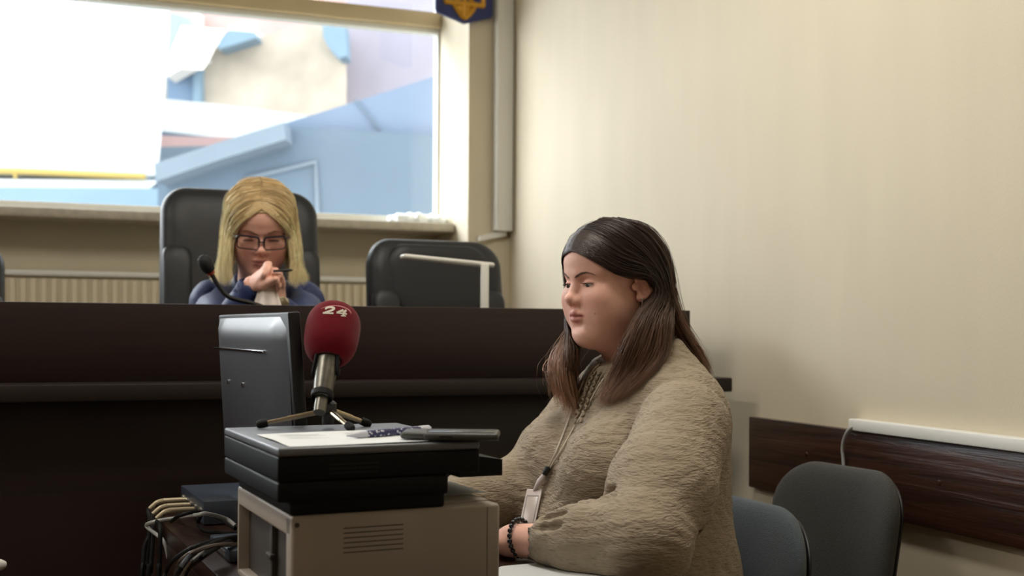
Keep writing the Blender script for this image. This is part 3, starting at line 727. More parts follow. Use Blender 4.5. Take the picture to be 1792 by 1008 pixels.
M['figure'] = mat('printed_figures', srgb(212, 206, 190), .8)
b.build('figures', M['figure'], wsn, sharp=0, fix=False)
b = MB(); strip(b, [z(338, 205), z(380, 185), z(450, 165), z(530, 160), z(610, 168), z(680, 192), z(735, 225), z(765, 270)], [.25, .5, .6, .7, .8, 1.0, 1.1, .6])
b.build('arc', mat('printed_arc', srgb(190, 120, 124), .8), wsn, sharp=0, fix=False)

# ------------------------------------------------------------------ monitor (its back to us)
mo = np.array([-.3267, 1.809, ZD]); M['mon'] = mat('monitor_back', srgb(60, 60, 64), .36, spec=1.0); 
mon = thing('monitor', 'black flat monitor seen from behind, next to the red microphone', 'monitor', mo, TD)
Tm = Matrix.Translation((.0, 0, .11)) @ Matrix.Rotation(R(-4.2), 4, 'Y')
b = MB(); b.box((.004, 0, 0), (.024, .53, .285), .003, M=Tm); b.build('bezel', M['black'], mon)
b = MB(); nn_ = 14; V = []; F = []
for i in range(nn_+1):
    for j in range(nn_+1):
        y = .012+.506*i/nn_; zq = .006+.274*j/nn_; a_ = 1-abs(2*i/nn_-1)**6; c_ = 1-abs(2*j/nn_-1)**8
        V.append((.005-.016*min(a_, c_)**.5-.004*(1-j/nn_), y, zq))
for i in range(nn_):
    for j in range(nn_): F.append([i*(nn_+1)+j, (i+1)*(nn_+1)+j, (i+1)*(nn_+1)+j+1, i*(nn_+1)+j+1])
V = np.array(V) @ np.array(Tm)[:3, :3].T + np.array(Tm)[:3, 3]; b.add(V, F); b.build('back_cover', M['mon'], mon, sharp=0)
b = MB(); b.box((-.0155, .10, .222), (-.011, .500, .2255), .001, M=Tm); b.build('trim_strip', M['chrome'], mon)
b = MB()
for y in (.27, .39): MB().lathe([(0, -.004), (.0042, -.004), (.0042, .003), (0, .003)], np.array(Tm @ Vector((-.0125, y, .163))), (-1, 0, 0), 12).build('screw', M['chrome'], mon)
b = MB(); b.box((-.02, .215, .006), (.0, .315, .2), .006); b.box((-.012, .16, .0008), (.075, .37, .012), .005); b.build('stand', M['black'], mon)
b = MB(); b.box((.0235, .012, .012), (.0245, .518, .273), M=Tm); b.build('screen', mat('dark_screen', srgb(18, 20, 24), .15), mon)

# ------------------------------------------------------------------ little boxes on the desk
def onD(px, py, z=0): return PZ(px, py, ZD+z)
c0 = onD(356, 921); du = lambda q: (float(np.dot(q-D0, UD)), float(np.dot(q-D0, VD)))
M['box_blue'] = mat('box_dark_blue', srgb(56, 66, 82), .38, spec=1.0)
u0, v0 = du(c0); ab = thing('audio_interface', 'small dark blue audio box with jack plugs in its left side', 'audio box', c0, TD)
b = MB(); b.box((0, 0, .002), (.17, .25, .046), .002); b.build('case', M['box_blue'], ab)
for y in (.03, .075, .12, .165, .21): MB().lathe([(0, 0), (.0085, 0), (.0085, .004), (.006, .005), (.0055, .001), (0, .001)], (0, y, .024), (-1, 0, 0), 16).build('jack_socket', M['metal'], ab)
M['plug'] = mat('plug_brass', srgb(188, 174, 146), .4, .4)
aud = [((300, 879), (345, 872), .12, (258, 925)), ((297, 893), (340, 886), .075, (262, 940)), ((303, 899), (338, 894), .05, (275, 945))]
spec = [(.165, .028), (.12, .024), (.075, .022)]
for k, ((y, zz_), (tx, ty), lbl) in enumerate(zip(spec, ((262, 915), (268, 930), (280, 925)), ('black audio cable with a brass plug, furthest one in the audio box', 'black audio cable with a brass plug, middle one of three in the audio box', 'black audio cable with a brass plug, nearest one in the audio box'))):
    s0 = c0 + VD*y + np.array([0, 0, zz_]); s1 = s0 - UD*.048; s2 = s1 - UD*.02 - np.array([0, 0, .010]); drop = D0*1.0
    e0 = P(tx, ty, s0[1]-.05-.02*k); e1 = P(tx-14+6*k, 1012, s0[1]-.12)
    cb = MB(); cb.tube(spline([s1-UD*.012-[0, 0, .005], s2-UD*.008-[0, 0, .006], e0, (e0+e1)/2+[0, 0, -.03], e1, e1-[0, 0, .3]], 50), .0042, 8)
    co = cb.build('audio_cable', M['rubber']); tag(co, lbl, 'cable', 'audio cables plugged into the audio box')
    b = MB(); b.tube([s0-UD*.002, s0-UD*.012], .0046, 12); b.tube([s0-UD*.012, s1], .0052, 12); b.tube(spline([s1, s1-UD*.012-[0, 0, .003], s2-UD*.006-[0, 0, .004]], 10), [.0052, .0051, .0050, .0049, .0048, .0047, .0046, .0045, .0044, .0043], 10)
    b.build('plug', M['plug'], co)
c1 = onD(401, 986); rt = thing('network_box', 'flat small grey network box at the desk edge behind the printer', 'network box', c1, TD)
b = MB(); b.box((0, 0, .001), (.085, .16, .020), .003); b.build('case', M['box_blue'], rt)
b = MB(); b.box((-.0008, .03, .006), (.001, .12, .014)); b.build('port_strip', M['metal'], rt)
# loose cables: px, py, height over the desk
def wire(pts, r, m, label, name='cable'):
    W = [PZ(x, y, ZD+z) if z is not None else P(x, y, Y) for (x, y, z, Y) in pts]
    b = MB(); b.tube(spline(W, 60), r, 8); o = b.build(name, m); tag(o, label, 'cable', 'loose cables hanging off the desk edge'); return o
M['wire_grey'] = mat('grey_cable', srgb(170, 172, 170), .4); M['wire_brown'] = mat('brown_cable', srgb(92, 80, 70), .45); M['wire_white'] = mat('pale_cable', srgb(196, 198, 196), .4)
wire([(414, 940, .034, 0), (385, 946, .034, 0), (340, 968, .04, 0), (313, 1000, .03, 1.98), (303, 1030, None, 1.98), (298, 1100, None, 1.98)], .0042, M['rubber'], 'black cable arching over the desk edge, upper outline of the bundle')
wire([(414, 944, .028, 0), (390, 952, .030, 0), (350, 978, .03, 0), (322, 1010, None, 1.96), (312, 1100, None, 1.96)], .0042, M['rubber'], 'black cable arching over the desk edge, under the outermost one')
wire([(416, 944, .03, 0), (380, 945, .035, 0), (330, 962, .04, 0), (296, 990, None, 2.02), (284, 1030, None, 2.02), (280, 1100, None, 2.02)], .0036, M['rubber'], 'black cable arching furthest left out of the bundle')
wire([(416, 952, .02, 0), (370, 956, .04, 0), (328, 972, .04, 0), (310, 994, None, 1.99), (304, 1040, None, 1.99)], .0036, M['wire_brown'], 'brownish cable arching over the desk edge between black ones')
wire([(418, 942, .028, 0), (385, 951, .029, 0), (345, 972, .022, 0), (331, 984, .014, 0), (318, 1008, None, 1.92), (308, 1060, None, 1.90)], .0036, M['wire_white'], 'pale grey cable arching over the desk edge, brightest of the bundle')
wire([(412, 925, .02, 0), (380, 905, .03, 0), (346, 896, .045, 0), (316, 902, .04, 0), (300, 912, .02, 2.2)], .0034, M['rubber'], 'black cable looping in front of the audio box')
wire([(412, 920, .025, 0), (395, 908, .035, 0), (362, 899, .05, 0), (345, 901, .045, 0), (310, 906, .012, 0), (270, 913, .006, 0), (256, 920, None, 2.24), (272, 934, None, 2.22), (288, 950, None, 2.2), (296, 985, None, 2.2)], .0036, M['wire_grey'], 'grey cable bent back in a sharp hook at the far desk corner')
wire([(352, 902, .03, 0), (347, 915, .01, 0), (356, 928, .004, 0), (385, 932, .004, 0), (414, 934, .004, 0)], .0034, M['rubber'], 'short black cable lying at the foot of the audio box')
wire([(262, 935, None, 2.3), (252, 960, None, 2.28), (250, 1012, None, 2.26), (252, 1100, None, 2.26)], .0042, M['rubber'], 'black cable hanging down at the far left of the desk')

# paper in front of the woman
Vp = [PZ(790, 1030, ZD+.001), PZ(878, 992, ZD+.001), PZ(955, 985, ZD+.001), PZ(1065, 1012, ZD+.001), PZ(1040, 1040, ZD+.001)]
b = MB(); b.prism(Vp, (0, 0, .0012)); a1, a2 = PZ(952, 990.5, ZD+.0025), PZ(972, 995, ZD+.0025); b.prism([a1, a2, a2+[.0, -.004, 0], a1+[.0, -.004, 0]], (0, 0, .0002), 1); po = b.build('paper_stack', [M['paper'], M['ink']]); tag(po, 'thin stack of white paper on the desk below the bracelet wrist', 'paper')

# white end of something at the left edge of the frame
e0 = P(-60, 992, 2.0); e1 = P(9, 988, 2.05)
ch = thing('visitor_chair', 'chair out of frame, only its white armrest end shows bottom left', 'chair', (e0[0]-.05, e0[1], 0), R(20))
off = np.array([e0[0]-.05, e0[1], 0]); Rz = np.array(Matrix.Rotation(-R(20), 3, 'Z'))
loc = lambda q: Rz @ (np.array(q)-off)
b = MB(); b.tube([loc(e0+(e0-e1)*2), loc(e0), loc(e1+(e0-e1)*.12), loc(e1)], [.011, .011, .010, .006], 12); b.build('armrest', M['plastic_white'], ch)
a_ = loc(e0+(e0-e1)*1.2)
b = MB(); b.tube([a_, a_*[1, 1, 0]], .012, 8); b.tube([a_+[-.4, .0, 0], (a_+[-.4, 0, 0])*[1, 1, 0]], .012, 8); b.tube([a_, a_+[-.4, 0, 0]], .012, 8); b.build('frame', M['black'], ch)
V, F = pad(.42, .42, .06, .05); V = V[:, [0, 2, 1]]; b = MB(); b.add(V+a_*[1, 1, 0]+[-.2, .0, .45], F); b.build('seat', M['fabric_grey'], ch, sharp=0)

# ------------------------------------------------------------------ two visitor chairs
def visitor_chair(label, o, yaw, ztop, fabric, w=.44, h=.36, sd=.43, rc=.13):
    c = thing('visitor_chair', label, 'chair', (o[0], o[1], 0), yaw)
    # local: seat towards -x of the desk axes; backrest in plane y,z
    Tb = Matrix.Translation((0, 0, ztop-h/2)) @ Matrix.Rotation(R(10), 4, 'Y') @ Matrix.Rotation(R(-90), 4, 'Z')
    V, F = pad(w, h, .055, rc, curve=-.035); V = V @ np.array(Tb)[:3, :3].T + np.array(Tb)[:3, 3]
    b = MB(); b.add(V, F); b.build('backrest', fabric, c, sharp=0)
    V, F = pad(w-.03, h-.03, .02, rc-.01, curve=-.035); V[:, 1] += .032; V = V @ np.array(Tb)[:3, :3].T + np.array(Tb)[:3, 3]
    b = MB(); b.add(V, F); b.build('back_shell', M['black'], c, sharp=0)
    V, F = pad(.45, sd, .06, .09); V = V[:, [2, 0, 1]]; b = MB(); b.add(V+[-.015-sd/2, 0, .44], F); b.build('seat', fabric, c, sharp=0)
    for s_ in (-1, 1):
        b = MB(); b.tube(spline([(.045, s_*.14, ztop-h*.62), (.02, s_*.17, .47), (.0, s_*.19, .40)], 12), .011, 10); b.build('back_frame', M['black'], c)
        b = MB(); b.tube([(.02, s_*.2, .42), (.06, s_*.22, .0)], .011, 10); b.build('leg', M['black'], c)
        b = MB(); b.tube([(-sd+.03, s_*.2, .42), (-sd, s_*.22, .0)], .011, 10); b.build('leg', M['black'], c)
        b = MB(); b.tube([(.02, s_*.2, .42), (-sd+.03, s_*.2, .42)], .010, 10); b.build('seat_rail', M['black'], c)
    return c
visitor_chair('empty dark grey fabric chair standing against the cream wall rail', P(1466, 900, 2.47)*[1, 1, 0], TD, P(1460, 815, 2.47)[2], M['fabric_grey'], .375, .40, .24, .10)
visitor_chair('blue grey fabric chair the dark haired woman sits on', P(1289, 900, 2.28)*[1, 1, 0], TD-R(2), P(1315, 873, 2.28)[2], M['fabric_blue'], .46, .40)

# cable coming out of the duct end and hanging behind the chair
def wallp(px, py, off): r_, z_ = PW(px, py, off); return room(-off, r_, z_)
b = MB(); b.tube(spline([wallp(1512, 744, .015), wallp(1500, 742, .016), wallp(1487, 750, .034), wallp(1478, 765, .036), wallp(1474, 785, .034), wallp(1476, 812, .032), wallp(1480, 900, .032), wallp(1484, 1100, .02)], 50), .0036, 8)
o = b.build('wall_cable', M['wire_grey']); tag(o, 'thin grey cable curling out of the white duct and down behind the chair', 'cable')
# ================================================================== figures
def frame_yaw(deg):
    a = R(deg); F = np.array([math.cos(a), math.sin(a), 0]); L = np.array([-math.sin(a), math.cos(a), 0]); return F, L
def head_matrix(c, yaw, pitch, roll=0):
    F, L = frame_yaw(yaw); Z = np.array([0, 0, 1.0]); p = R(pitch)
    F2 = F*math.cos(p) - Z*math.sin(p); U2 = Z*math.cos(p) + F*math.sin(p)
    r = R(roll); L2 = L*math.cos(r) + U2*math.sin(r); U3 = U2*math.cos(r) - L*math.sin(r)
    return np.array(c, float), np.stack([F2, L2, U3], 1)
def to_world(Hm, V): return np.asarray(V) @ Hm[1].T + Hm[0]
def to_local(Hm, V): return (np.asarray(V) - Hm[0]) @ Hm[1] / np.sum(Hm[1][:, 0]**2)

def lid(S, c, r, n, off, k=.002):
    c = np.asarray(c, np.float32); n = np.asarray(n, np.float32); n /= np.linalg.norm(n); sl = S._win(c-r-.01, c+r+.01)
    X, Y, Z = S._grid(sl); X, Y, Z = X-c[0], Y-c[1], Z-c[2]
    d = np.maximum(np.sqrt(X*X+Y*Y+Z*Z)-r, off-(X*n[0]+Y*n[1]+Z*n[2])); S._put(sl, d, k, 'add')

def head_sdf(h, full=1.0, neck=None, gaze=0, open_=.0030, lidz=.0034):
    S = Sculpt(axis(-.125, .13, h), axis(-.105, .105, h), axis(-.215, .13, h)); f = full
    S.ell((-.012, 0, .040), (.100, .075, .080), .02)
    S.ell((.034, 0, .040), (.054, .063, .052), .03)
    S.ell((.028, 0, -.032), (.057, .062, .068), .03)
    S.ell((.014, 0, -.080), (.060, .052*f+.006, .042), .035)
    for s in (-1, 1):
        S.ell((.047, s*.035, -.040), (.031, .027*f, .033), .024)
        S.ell((.006, s*.046*f, -.066), (.036, .018*f, .040), .03)
    for s in (-1, 1): S.ell((.050, s*.043*f, -.054), (.027, .018, .034), .03)
    S.ell((.070, 0, -.098), (.021, .022, .0160), .028)
    S.ell((.030, 0, -.107), (.05, .042*f, .022*f), .035)
    if neck is not None: S.cone((-.022, 0, -.06), neck, .053*f+.003, .062, .03)
    S.ell((.066, 0, -.060), (.0245, .030, .026), .022)
    for s in (-1, 1):
        S.cone((.080, s*.010, .017), (.064, s*.046, .020), .010, .008, .016)
        S.ell((.100, s*.0325, -.002), (.0205, .0185, .0125), .016, op='sub')
        S.ell((.066, s*.034, -.026), (.020, .026, .020), .022)
    # nose
    S.path([(.081, 0, .008), (.090, 0, -.010), (.0995, 0, -.0240)], [.0066, .0074, .0088], .011)
    S.ell((.1022, 0, -.0275), (.0108, .0106, .0094), .008)
    for s in (-1, 1):
        S.ell((.0940, s*.0118, -.0330), (.0100, .0062, .0074), .007)
        S.ell((.083, s*.012, -.032), (.011, .007, .010), .012)
    S.cone((.1035, 0, -.0370), (.090, 0, -.0415), .0042, .0042, .005)
    for s in (-1, 1): S.ell((.0985, s*.0068, -.0405), (.0052, .0033, .0040), .003, op='sub')
    S.cone((.0965, 0, -.046), (.0955, 0, -.054), .0020, .0022, .006, op='sub')
    # eyes
    for s in (-1, 1):
        c = (.0706, s*.0318, -.002); lid(S, c, .0152, (-.18, -s*.05, .98), .98*lidz-.18*.0152, .0025); lid(S, c, .0147, (-.1, 0, -1), .0060, .003)
        S.cone((.086, s*.020, .0075), (.079, s*.045, .006), .0012, .0012, .0035, op='sub')
        S.ell((.0800, s*.0180, -.003), (.004, .003, .003), .004)
    # mouth
    S.path([(.0795, -.0245, -.0615), (.0925, -.012, -.0585), (.0965, -.004, -.0560), (.0958, 0, -.0570), (.0965, .004, -.0560), (.0925, .012, -.0585), (.0795, .0245, -.0615)], [.0022, .0040, .0043, .0043, .0043, .0040, .0022], .005)
    S.path([(.0795, -.0225, -.0640), (.0905, -.012, -.0685), (.0945, 0, -.0705), (.0905, .012, -.0685), (.0795, .0225, -.0640)], [.0020, .0044, .0053, .0044, .0020], .005)
    S.path([(.0835, -.0245, -.0622), (.0985, -.010, -.0628), (.1030, 0, -.0632), (.0985, .010, -.0628), (.0835, .0245, -.0622)], [.0006, open_*.8, open_, open_*.8, .0006], .002, op='sub')
    S.ell((.0985, 0, -.0835), (.009, .018, .0050), .012, op='sub')
    # ears
    for s in (-1, 1):
        y = .0735; pts = []
        for t in np.linspace(15, 285, 16):
            a = R(t); bk = .5-.5*math.cos(a); pts.append((-.0175+.0165*math.cos(a)-.006*math.sin(a), s*(y+.004+.011*bk), -.007+.030*math.sin(a)))
        S.ell((-.016, s*(y+.002), -.008), (.0150, .0065, .027), .006)
        S.path(pts, np.interp(np.linspace(0, 1, 16), [0, .5, 1], [.0034, .0042, .0036]), .0035)
        S.path([(-.0165+.0095*math.cos(R(t)), s*(y+.0085), -.006+.019*math.sin(R(t))) for t in np.linspace(60, 260, 9)], .0024, .005)
        S.ell((-.0105, s*(y+.0100), -.012), (.0078, .0085, .0120), .003, op='sub'); S.ell((-.020, s*(y+.0135), .006), (.0075, .0060, .0085), .003, op='sub')
        S.ell((.0010, s*(y+.001), -.0145), (.0050, .0045, .0070), .005)
        S.ell((-.0085, s*(y+.0045), -.0355), (.0085, .0050, .0085), .006)
    return S
def head_colour(V, skin, lip, blush=.12, mole=None):
    C = np.tile(np.array(skin[:3], float), (len(V), 1)); x, y, z = V.T; ay = np.abs(y)
    g = lambda cx, cy, cz, rx, ry, rz: np.exp(-(((x-cx)/rx)**2+((ay-cy)/ry)**2+((z-cz)/rz)**2))
    red = np.array([1.03, .80, .76])
    w = np.clip(blush*4*(g(.075, .042, -.035, .04, .02, .018)*.55+g(.11, 0, -.03, .016, .016, .012)*.6+g(-.012, .085, -.01, .03, .015, .035)*.7+g(.085, .032, .006, .012, .016, .006)*.5), 0, .8)
    C = C*(1-w[:, None])+C*red*w[:, None]
    zt = np.interp(ay, [0, .004, .012, .0245], [-.0530, -.0515, -.0545, -.0612]); zb = np.interp(ay, [0, .012, .0235], [-.0765, -.0735, -.0635])
    m = 1/(1+np.exp(-(zt-z)/.0006))/(1+np.exp(-(z-zb)/.0007))*(ay < .0255)*(x > .07); m = m*.75
    C = C*(1-m[:, None])+np.array(lip[:3])*m[:, None]
    if mole is not None:
        d = np.linalg.norm(V-np.array(mole), axis=1); q = np.clip(1.4-d/.0014, 0, 1)*.7; C = C*(1-q[:, None])+np.array([.10, .04, .03])*q[:, None]
    return C
def eyes_parts(Hm, gaze, iris, name, parent, mw, mi_, side=0):
    for s in (-1, 1):
        c = np.array((.0706, s*.0318, -.002)); d = np.array((math.cos(R(gaze)), -s*.03+side, -math.sin(R(gaze)))); d /= np.linalg.norm(d)
        hs = np.linalg.norm(Hm[1][:, 0]); b = MB(); b.ball(to_world(Hm, c), .0132*hs, 24, 0)
        n = Hm[1] @ d; hs = np.linalg.norm(n); n = n/hs; o = to_world(Hm, c)
        b.lathe([(.0064*hs, .01160*hs), (.0042*hs, .01285*hs), (.0023*hs, .0134*hs)], o, n, 20, 1, caps=False); b.lathe([(.0024*hs, .01335*hs), (.0004*hs, .0135*hs)], o, n, 14, 2, caps=True)
        b.build(name, [mw, mi_, M['black']], parent, sharp=0)

def strands_mesh(name, Pth, rad, col0, col1, rng, mats, parent, var=.18, cmap=None):
    """Pth (N,T,3) -> three-sided tapering hairs in one mesh"""
    N_, T_, _ = Pth.shape; Tg = np.gradient(Pth, axis=1); Tg /= np.linalg.norm(Tg, axis=2, keepdims=True)+1e-9
    ref = rng.normal(size=(N_, 1, 3)); a = np.cross(Tg, ref); a /= np.linalg.norm(a, axis=2, keepdims=True)+1e-9; b = np.cross(Tg, a)
    t = np.linspace(0, 1, T_); prof = np.interp(t, [0, .1, .7, 1], [.8, 1, .85, .12]); rr = np.asarray(rad).reshape(-1, 1)*prof[None]
    V = np.stack([Pth + rr[..., None]*(math.cos(k*2.0944)*a+math.sin(k*2.0944)*b) for k in range(3)], 2)       # N,T,3,3
    idx = np.arange(N_*T_*3).reshape(N_, T_, 3); q = []
    for k in range(3):
        k2 = (k+1) % 3; q.append(np.stack([idx[:, :-1, k], idx[:, :-1, k2], idx[:, 1:, k2], idx[:, 1:, k]], -1).reshape(-1, 4))
    br = 1+var*rng.normal(size=(N_, 1, 1)); m = (cmap(t) if cmap is not None else t)[None, :, None]
    C = (np.array(col0[:3])[None, None]*(1-m)+np.array(col1[:3])[None, None]*m)*np.clip(br, .45, 1.8)
    C = np.repeat(C[:, :, None, :], 3, 2).reshape(-1, 3)
    return V.reshape(-1, 3), np.vstack(q), np.clip(C, 0, 1)
def resample(g, T_):
    g = spline(g, 120); d = np.r_[0, np.cumsum(np.linalg.norm(np.diff(g, axis=0), axis=1))]; u = np.linspace(0, d[-1], T_)
    return np.stack([np.interp(u, d, g[:, i]) for i in range(3)], 1)
def grow(guides, n, rng, T_=26, jit=(.0015, .006), clump=.55, nclump=24, lift=.004, centre=None, wave=0, cut=.16, smin=0, smax=1):
    G = np.stack([resample(g, T_) for g in guides]); K = len(G); t = np.linspace(0, 1, T_)
    s = rng.uniform(smin, smax, n); cs = rng.uniform(smin, smax, nclump); near = cs[np.argmin(np.abs(s[:, None]-cs[None]+rng.normal(0, .03, (n, nclump))), 1)]
    st = s[:, None]+(near-s)[:, None]*clump*np.clip(t*1.3-.25, 0, 1)[None]; u = np.clip(st, 0, 1)*(K-1); i = np.minimum(u.astype(int), K-2); f = (u-i)[..., None]
    f = f*f*(3-2*f)*.5+f*.5
    tt = np.arange(T_)[None].repeat(n, 0); Pth = G[i, tt]*(1-f)+G[i+1, tt]*f
    end = 1-cut*rng.random(n)**2; ti = end[:, None]*t[None]*(T_-1); a = np.minimum(ti.astype(int), T_-2); fr = (ti-a)[..., None]; r_ = np.arange(n)[:, None]
    Pth = Pth[r_, a]*(1-fr)+Pth[r_, a+1]*fr
    j = rng.normal(size=(n, 1, 3))*(jit[0]+(jit[1]-jit[0])*t[None, :, None]); Pth = Pth+j
    if wave: ph = rng.uniform(0, 6.28, (n, 1, 3)); Pth = Pth+wave*np.sin(ph+t[None, :, None]*rng.uniform(7, 12, (n, 1, 1)))*np.clip(t*1.6-.5, 0, 1)[None, :, None]*rng.normal(size=(n, 1, 3))
    if centre is not None and lift:
        d = Pth-np.array(centre); d /= np.linalg.norm(d, axis=2, keepdims=True); Pth = Pth+d*(rng.random((n, 1, 1))**1.5*lift)*np.clip(t*5, .2, 1)[None, :, None]
    return Pth
def push_out(Pth, c, r, pad_=.001):
    q = (Pth-np.array(c))/np.array(r); k = np.linalg.norm(q, axis=2, keepdims=True); f = np.maximum(k, 1+pad_)/np.maximum(k, 1e-6); return np.array(c)+q*np.where(k < 1, f, 1)*np.array(r)
def sdf_push(Pth, S, d0=.003, it=3):
    shp = Pth.shape; p = Pth.reshape(-1, 3).copy()
    def samp(p):
        out = np.full(len(p), .2); g = [np.interp(p[:, i], S.ax[i], np.arange(len(S.ax[i]))) for i in range(3)]; i0 = [np.clip(a.astype(int), 0, len(S.ax[k])-2) for k, a in enumerate(g)]; f = [a-b for a, b in zip(g, i0)]; out = 0
        for dx in (0, 1):
            for dy in (0, 1):
                for dz in (0, 1): out = out+S.F[i0[0]+dx, i0[1]+dy, i0[2]+dz]*(f[0] if dx else 1-f[0])*(f[1] if dy else 1-f[1])*(f[2] if dz else 1-f[2])
        return out
    inside = np.all([(p[:, i] > S.ax[i][0]) & (p[:, i] < S.ax[i][-1]) for i in range(3)], 0)
    for _ in range(it):
        d = samp(p); e = .004; gr = np.stack([samp(p+np.eye(3)[i]*e)-samp(p-np.eye(3)[i]*e) for i in range(3)], 1); gr /= np.linalg.norm(gr, axis=1, keepdims=True)+1e-9
        m = (d < d0) & inside; p[m] += gr[m]*(d0-d[m])[:, None]
    return p.reshape(shp)

def hand_sdf(w, d, nrm, side, h=.0021, curl=(18, 22, 14), spread=6, size=1.0, thumb=35, extra=None):
    """w wrist, d forward, nrm back-of-hand direction, side +1: thumb on +cross side"""
    w = np.array(w, float); d = np.array(d, float); d /= np.linalg.norm(d); n = np.array(nrm, float); n -= d*np.dot(n, d); n /= np.linalg.norm(n); t = np.cross(n, d)*side
    z = size; c = w+d*.09*z
    S = Sculpt(axis(c[0]-.17, c[0]+.17, h), axis(c[1]-.17, c[1]+.17, h), axis(c[2]-.13, c[2]+.13, h))
    P0 = lambda f, l, u: w+d*f*z+t*l*z+n*u*z
    if extra: S.path(extra[0], extra[1], .012)
    S.cone(P0(-.02, 0, 0), P0(.02, 0, 0), .027*z, .026*z, .01, sq=(n, .78))
    S.cone(P0(.02, .006, 0), P0(.078, .010, .002), .029*z, .026*z, .012, sq=(n, .50)); S.cone(P0(.02, -.010, 0), P0(.074, -.018, 0), .024*z, .020*z, .012, sq=(n, .55))
    base = [(.083, .026, .072, .0092), (.088, .008, .080, .0095), (.083, -.010, .074, .0090), (.074, -.026, .058, .0080)]
    for q, (f, l, ln, r) in enumerate(base):
        p = P0(f-.012, l, .001); sp = R((1.5-q)*spread); a = 0; dirv = d*math.cos(sp)+t*math.sin(sp); pts = [p]; 
        for seg, cu in zip((.48, .30, .22), curl):
            a += R(cu); dd = dirv*math.cos(a)-n*math.sin(a); p = p+dd*(ln+.010*(seg > .4))*seg*z; pts.append(p)
        S.path(pts, [r*z, r*.95*z, r*.88*z, r*.72*z], .004)
        S.ell(P0(f, l, .006), .0085*z, .008)
    a = R(thumb); p = P0(.018, .022, -.004); dv = d*math.cos(a)+t*math.sin(a)-n*.25; dv /= np.linalg.norm(dv); p1 = p+dv*.040*z; dv2 = d*math.cos(a*.45)+t*math.sin(a*.45)-n*.2; dv2 /= np.linalg.norm(dv2); p2 = p1+dv2*.030*z; p3 = p2+dv2*.024*z
    S.path([p, p1, p2, p3], [.0135*z, .0115*z, .0100*z, .0078*z], .008)
    return S

def skin_mat(name, rough=.55):
    return mat(name, (.6, .4, .3, 1), rough, spec=.32, bump=.06, bscale=900, attr='tint', sss=.0, var=.04, vscale=90)
M['skin'] = skin_mat('skin_warm'); M['eye_white'] = mat('eye_white', srgb(214, 208, 202), .2); M['iris'] = mat('iris_grey_green', srgb(84, 92, 84), .2)
def hair_mat(name, rough=.36, spec=.5):
    m = mat(name, (.1, .06, .04, 1), rough, spec=spec, attr='tint'); return m
M['hair'] = hair_mat('hair_strands')

# ================================================================== the dark haired woman
WY = 206
Hw = head_matrix((.181, 2.178, 1.211), 213, 6, 0); Hw = (Hw[0], Hw[1]*.92)
Fw, Lw = frame_yaw(WY); Zv = np.array([0, 0, 1.0]); H0 = np.array([.198, 2.175, 0])
def T(f, l, z): return H0+Fw*f+Lw*l+Zv*z
RT = np.stack([Fw, Lw, Zv], 1)
woman = thing('person', 'woman with long dark hair and beige crinkled blouse seated at the desk in profile', 'person', T(-.05, 0, 0)*[1, 1, 0])
wo = np.array(woman.location)
# ---- blouse
SL, EL, WL = T(-.012, .190, .955), np.array([.200, 1.80, .795]), np.array([.0037, 1.915, .778])
SR, ER, WR = T(-.01, -.175, .955), np.array([.030, 2.25, .815]), np.array([-.20, 2.065, .785])
hb_ = .0042
BL_ = Sculpt(axis(-.30, .56, hb_), axis(1.66, 2.56, hb_), axis(.44, 1.13, hb_))
def torso(S, g=0.0, sub_neck=True):
    S.ell(T(-.035, 0, .62), (.205+g, .235+g, .16+g), .05, RT); S.ell(T(-.005, 0, .70), (.195+g, .228+g, .19+g), .06, RT)
    S.ell(T(-.055, 0, .88), (.140+g, .19+g, .22+g), .06, RT)
    for s in (-1, 1): S.ell(T(.062, s*.083, .868), (.090+g, .094+g, .100+g), .045, RT)
    S.cone(T(-.055, -.125, .972), T(-.055, .125, .972), .072+g, .072+g, .06)
    S.cone(T(-.06, 0, .99), T(-.045, 0, 1.075), .092+g, .070+g, .06)
torso(BL_)
def arm(S, s, e, w, g=0.0, k=.010, q=1.0):
    m = s*.45+e*.55
    S.cone(s, m, .080*q+g, .083*q+g, k); S.cone(m, e, .083*q+g, .070*q+g, .03)
    fd = w-e; q1 = e+fd*.40; q2 = e+fd*.62
    S.cone(e, q1, .070+g, .064+g, .03); S.cone(q1, q2, .064+g, .050+g, .02); S.cone(q2, e+fd*.70, .048+g, .038+g, .010); S.cone(e+fd*.69, e+fd*.80, .0345+g, .0335+g, .005)
arm(BL_, SL, EL, WL); arm(BL_, SR, ER, WR, q=.74)
# folds: crease lines pressed into the cloth
def crease(S, pts, r, k=.02): S.path(pts, r, k, op='sub')
fd = WL-EL; fl = np.linalg.norm(fd); fu = fd/fl; fv = np.cross(Zv, fu)
nu = lambda a, rr: math.cos(a)*Zv*rr-math.sin(a)*fv*rr
for a0, t0, t1, rr in ((.2, .15, .42, .072), (.75, .05, .5, .075), (1.25, .1, .55, .074), (-.3, .2, .55, .072), (1.8, .2, .6, .070)):
    crease(BL_, [EL+fd*tt+nu(a0+.5*tt, rr-.004*(tt > .4)+.002) for tt in np.linspace(t0, t1, 6)], .0045, .018)
for a0 in np.linspace(-.9, 2.4, 9):
    crease(BL_, [EL+fd*tt+nu(a0+.12*math.sin(9*tt), np.interp(tt, [.4, .62, .70], [.0655, .0525, .0435])) for tt in np.linspace(.50, .70, 5)], .0032, .010)
ad = EL-SL
for t0, z0, ln in ((.88, .2, .9), (.96, .0, .8), (1.05, -.15, .7)):
    c = SL+ad*t0; crease(BL_, [c+fv*-.086*math.cos(a)+fu*.080*math.sin(a)+Zv*.02*a for a in np.linspace(-ln, ln, 7)], .004, .018)
